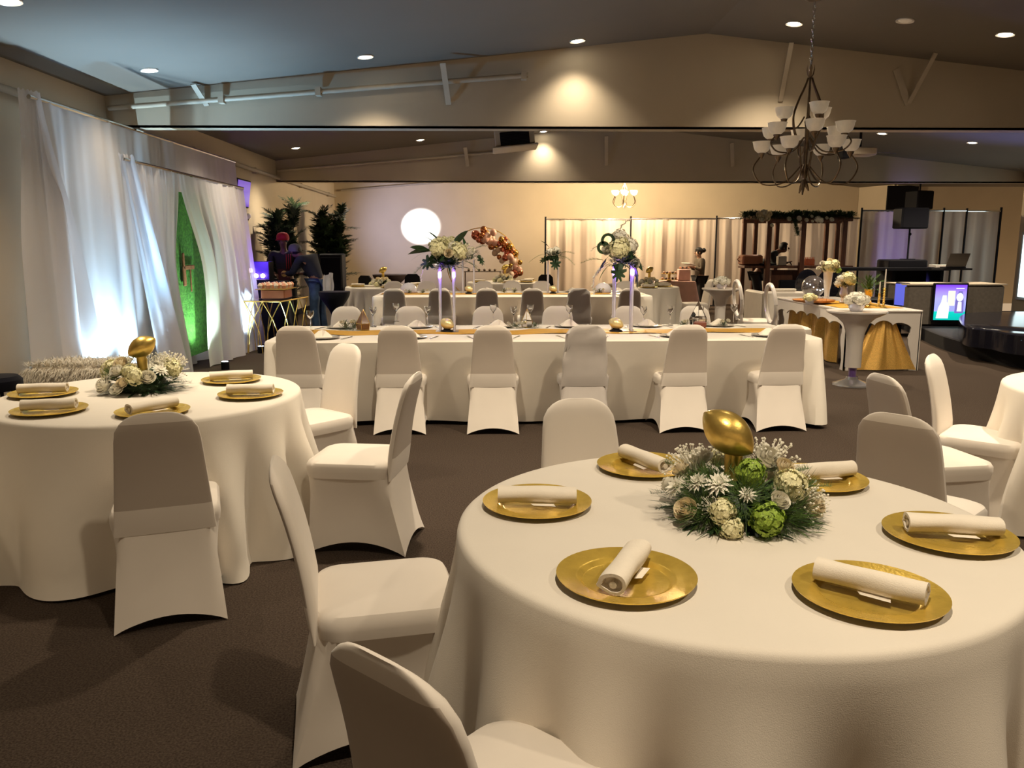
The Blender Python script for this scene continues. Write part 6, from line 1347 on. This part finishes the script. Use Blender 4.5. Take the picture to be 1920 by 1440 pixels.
def person(loc, rz, label, J, mats, hair='short', extras=None):
    """J: joint positions (metres, facing -Y): pelvis, chest, neck, head, and l/r shoulder, elbow, hand, hip, knee, foot"""
    t = thing('person', label, 'person', loc, rz); V = Vector; J = {k: V(v) for k, v in J.items()}
    skin, shirt, trous, shoe, hairm = mats
    vs, es, rs = [], [], []
    def add(p, r_, par=None):
        vs.append(p); rs.append(r_)
        if par is not None: es.append((par, len(vs)-1))
        return len(vs)-1
    pv = add(J['pelvis'], (.125, .10)); w_ = add(J['pelvis'].lerp(J['chest'], .45), (.11, .09), pv); ch = add(J['chest'], (.135, .10), w_); nb = add(J['neck'], .055, ch)
    hd = J['head']; nk = add(J['neck'].lerp(hd, .45), .050, nb)
    hn = add(hd-V((0, 0, .03)), (.072, .080), nk); add(hd+V((0, 0, .055)), (.068, .080), hn)
    for s_ in 'lr':
        sh = add(J[s_+'shoulder'], .055, ch); el = add(J[s_+'elbow'], .040, sh); wr = add(J[s_+'elbow'].lerp(J[s_+'hand'], .82), .026, el); hnd = add(J[s_+'hand'], (.030, .018), wr)
        d = (J[s_+'hand']-J[s_+'elbow']).normalized(); sdv = d.cross(V((0, 0, 1)))
        if sdv.length < .1: sdv = V((1, 0, 0))
        sdv.normalize(); J[s_+'fd'] = d; J[s_+'fs'] = sdv
        hp = add(J[s_+'hip'], .085, pv); kn_ = add(J[s_+'knee'], .058, hp); ft = add(J[s_+'foot']+V((0, 0, .07)), .040, kn_); add(J[s_+'foot']+V((0, -.12, .03)), .030, ft)
    body = obj('body', skin_mesh('body', vs, es, rs, skin), t)
    mb = MB()
    for s_ in 'lr':
        d, sd = J[s_+'fd'], J[s_+'fs']; h = J[s_+'hand']+d*.015; up = sd.cross(d)
        for k, ln in enumerate((.062, .075, .070, .052)):
            b_ = h+sd*(.024-.016*k); mb.tube([b_, b_+d*ln*.55-up*.006, b_+d*ln-up*.02], [.009, .008, .006], 6)
        b_ = h+sd*.03-d*.035; mb.tube([b_, b_+sd*.025+d*.02, b_+sd*.03+d*.05], [.010, .009, .007], 6)
    B('fingers', mb, skin, t)
    mb = MB(); f_ = V((0, -1, 0)); hc = hd+V((0, 0, .02))
    mb.ball(hc+V((0, -.085, -.012)), .016, 8, 6, (.8, 1.1, 1.3))
    for s_ in (-1, 1): mb.ball(hc+V((s_*.080, .0, 0)), .024, 8, 6, (.35, .8, 1.2))
    mb.ball(hc+V((0, -.078, -.055)), .020, 8, 6, (1.2, .5, .35)); B('face', mb, skin, t)
    mb = MB()
    for s_ in (-1, 1): mb.ball(hc+V((s_*.030, -.076, .018)), .010, 8, 6, (1.2, .6, .8))
    B('eyes', mb, M_BLACKG, t)
    if hair == 'short' or hair == 'bun':
        mb = MB(); loops = []
        mb.ball(hc+V((0, .014, .030)), .098, 18, 12, (.93, 1.0, .98)); 
        if hair == 'bun': mb.ball(hc+V((.02, .125, .05)), .055, 14, 10)
        hm = mb; vv = [(x, y, z) for x, y, z in hm.v]
        for i, (x, y, z) in enumerate(vv):
            if y < hc.y-.05 and z < hc.z+.06: vv[i] = (x, hc.y-.045, z)
        hm.v = vv; B('hair', hm, hairm, t)
    # clothes: a little larger than the body
    def grow(names, radii, edges, m, nm):
        return obj(nm, skin_mesh(nm, [names[i] for i in range(len(names))], edges, radii, m), t)
    P_ = [J['pelvis']+V((0, 0, -.07)), J['pelvis'].lerp(J['chest'], .45), J['chest'], J['neck']-V((0, 0, .015))]; Rr = [(.150, .125), (.135, .112), (.155, .122), .072]; E_ = [(0, 1), (1, 2), (2, 3)]
    for s_ in 'lr':
        n0 = len(P_); P_ += [J[s_+'shoulder'], J[s_+'elbow'], J[s_+'elbow'].lerp(J[s_+'hand'], .72)]; Rr += [.074, .056, .042]; E_ += [(2, n0), (n0, n0+1), (n0+1, n0+2)]
    grow(P_, Rr, E_, shirt, 'shirt')
    P_ = [J['pelvis']]; Rr = [(.150, .125)]; E_ = []
    for s_ in 'lr':
        n0 = len(P_); P_ += [J[s_+'hip'], J[s_+'knee'], J[s_+'foot']+V((0, .01, .09))]; Rr += [.105, .078, .062]; E_ += [(0, n0), (n0, n0+1), (n0+1, n0+2)]
    grow(P_, Rr, E_, trous, 'trousers')
    for s_ in 'lr':
        mb = MB(); q = J[s_+'foot']; mb.loft([[(q.x+x*k, q.y-.05+y*k, q.z+z) for x, y in [(.045*math.cos(2*PI*i/16), .14*math.sin(2*PI*i/16)) for i in range(16)]] for z, k in ((0, .95), (.03, 1), (.06, .85), (.09, .5))], True, True); B('shoe', mb, shoe, t)
    return t, J, hc
M_JEANS = mat('blue_denim', (.045, .085, .17), .8, var=.2, vscale=14); M_NAVY = mat('navy_cloth', (.010, .013, .035), .8); M_OLIVE = mat('olive_jacket', (.085, .065, .045), .75, var=.15, vscale=10); M_DARKT = mat('dark_trousers', (.012, .011, .012), .8)
# woman with a bun, looking down at a tray (turned to the left)
p = VY(1313, 573, 19.2); zt = VY(1310, 466, 19.2).z; k = zt/1.66
J = dict(pelvis=(0, 0, .90), chest=(0, -.02, 1.20), neck=(0, -.03, 1.40), head=(0, -.07, 1.53), lshoulder=(-.17, -.02, 1.34), rshoulder=(.17, -.02, 1.34), lelbow=(-.21, -.06, 1.09), relbow=(.21, -.06, 1.09), lhand=(-.09, -.27, 1.17), rhand=(.09, -.27, 1.17),
         lhip=(-.09, 0, .84), rhip=(.09, 0, .84), lknee=(-.09, -.02, .47), rknee=(.10, .0, .47), lfoot=(-.09, 0, 0), rfoot=(.11, .05, 0))
J = {a_: (x*k, y*k, z*k) for a_, (x, y, z) in J.items()}
pw, Jw, hcw = person((VY(1312, 520, 19.2).x, 19.2, 0), R(-80), 'woman with a black bun and olive jacket holding a pale tray before the drapes', J, (M_SKIN2, M_OLIVE, M_DARKT, M_BLACK, M_HAIR), 'bun')
mb = MB(); mb.box((0, 0, 0), (.16, .46, .02), bev=.004); fw = Vector((math.sin(R(-80)), -math.cos(R(-80)), 0)); hz_ = 1.17*k; o = B('serving_tray', mb, M_WHITE, None, loc=(pw.location.x+fw.x*.30, 19.2+fw.y*.30, hz_+.06), rot=(0, R(18), R(12))); tag(o, 'pale flat tray held in the hands of the woman with the bun', 'tray')
# bending bartender
p = VY(1467, 465, 17.1); hz = p.z
J = dict(pelvis=(0, .28, .95), chest=(0, .02, hz-.16), neck=(0, -.14, hz-.06), head=(0, -.25, hz-.02), lshoulder=(-.17, -.02, hz-.14), rshoulder=(.17, -.02, hz-.14), lelbow=(-.20, -.12, hz-.40), relbow=(.20, -.12, hz-.40), lhand=(-.12, -.33, 1.16), rhand=(.12, -.33, 1.16),
         lhip=(-.09, .30, .88), rhip=(.09, .30, .88), lknee=(-.09, .22, .47), rknee=(.09, .22, .47), lfoot=(-.09, .28, 0), rfoot=(.09, .28, 0))
person((p.x-.22, 17.1, 0), R(65), 'person in black bending forward behind the wooden bar counter', J, (M_SKIN, M_DARKT, M_DARKT, M_BLACK, M_HAIR))
# two men in the dark corner
p = VY(529, 437, 13.6); zt = p.z; k = zt/1.74
J = dict(pelvis=(0, 0, .95), chest=(0, 0, 1.28), neck=(0, -.03, 1.47), head=(0, -.09, 1.60), lshoulder=(-.20, 0, 1.41), rshoulder=(.20, 0, 1.41), lelbow=(-.27, -.04, 1.13), relbow=(.26, -.06, 1.13), lhand=(-.13, -.28, 1.06), rhand=(.12, -.28, 1.05),
         lhip=(-.10, 0, .88), rhip=(.10, 0, .88), lknee=(-.11, -.02, .48), rknee=(.11, -.02, .48), lfoot=(-.12, 0, 0), rfoot=(.12, 0, 0))
J = {a_: (x*k, y*k, z*k) for a_, (x, y, z) in J.items()}
pm, Jm, hm_ = person((p.x-.06, 13.9, 0), R(8), 'man in a red cap and dark red-striped jersey looking down in the corner', J, (M_SKIN, mat('dark_jersey', (.010, .008, .016), .7), M_DARKT, M_BLACK, M_HAIR))
M_REDCAP = mat('red_cap_cloth', (.42, .008, .02), .7)
mb = MB(); mb.lathe([(.103, .015), (.106, .05), (.098, .09), (.07, .122), (.02, .138)], 22, tuple(hm_), cap1=True)
mb.loft([[(hm_.x+r_*math.cos(a_), hm_.y+r_*math.sin(a_), hm_.z+z) for a_ in [PI*1.22+PI*.56*i/12 for i in range(13)]] for r_, z in ((.10, .035), (.125, .022), (.145, .005), (.145, .0), (.125, .015), (.10, .028))], closed=False)
cap = B('cap', mb, M_REDCAP, pm, label='red cap')
M_STRIPE = mat('red_stripe', (.35, .02, .03), .7)
for i in range(3):
    mb = MB(); mb.box((.045+.035*i, -.118, 1.22*k), (.014, .02, .34*k), bev=.004); B('jersey_stripe', mb, M_STRIPE, pm)
mb = MB(); mb.lathe([(.001, 0), (.05, .0), (.052, .006), (.001, .008)], 20); md = B('medallion', mb, M_GOLDS, pm, loc=(-.0, -.135, 1.06*k), rot=(PI/2, 0, 0))
mb = MB(); mb.box((0, -.125, 1.02*k), (.20, .02, .24), bev=.006); B('jersey_print', mb, mat('maroon_print', (.06, .008, .012), .7), pm)
p = VY(585, 462, 15.0); zt = p.z; 
J = dict(pelvis=(-.02, .12, .97), chest=(.02, -.02, 1.22), neck=(.05, -.16, 1.35), head=(.07, -.27, 1.40), lshoulder=(-.16, -.06, 1.31), rshoulder=(.21, -.06, 1.31), lelbow=(-.22, -.16, 1.05), relbow=(.28, -.18, 1.06), lhand=(-.08, -.36, 1.06), rhand=(.20, -.40, 1.07),
         lhip=(-.11, .12, .90), rhip=(.08, .12, .90), lknee=(-.12, .06, .49), rknee=(.09, .10, .49), lfoot=(-.14, .10, 0), rfoot=(.12, .16, 0))
pj, Jj, hj = person((VY(585, 520, 13.4).x, 13.4, 0), R(-118), 'man in jeans, navy top and grey cap bending, white cloth hanging at his hip', J, (M_SKIN, M_NAVY, M_JEANS, M_BLACK, M_HAIR))
mb = MB(); mb.lathe([(.106, .0), (.109, .04), (.10, .085), (.07, .115), (.02, .13)], 22, tuple(hj), cap1=True); mb.loft([[(hj.x+r_*math.cos(a_), hj.y+r_*math.sin(a_), hj.z+z) for a_ in [PI*1.08+PI*.84*i/12 for i in range(13)]] for r_, z in ((.10, .02), (.13, .0), (.17, -.02), (.17, -.026), (.13, -.006), (.10, .012))], closed=False)
B('cap', mb, mat('grey_cap', (.10, .10, .12), .8), pj)
mb = MB(); mb.grid(lambda u, v: (-.20+.26*u+.03*v+.012*math.sin(9*v+5*u), .300+.015*math.sin(14*u+3*v)-.05*abs(u-.5), 1.06-.40*v+.02*math.sin(6*u)), 14, 14); mb2 = mb
B('hanging_cloth', mb2, mat('white_towel', (.62, .62, .66), .85), pj)
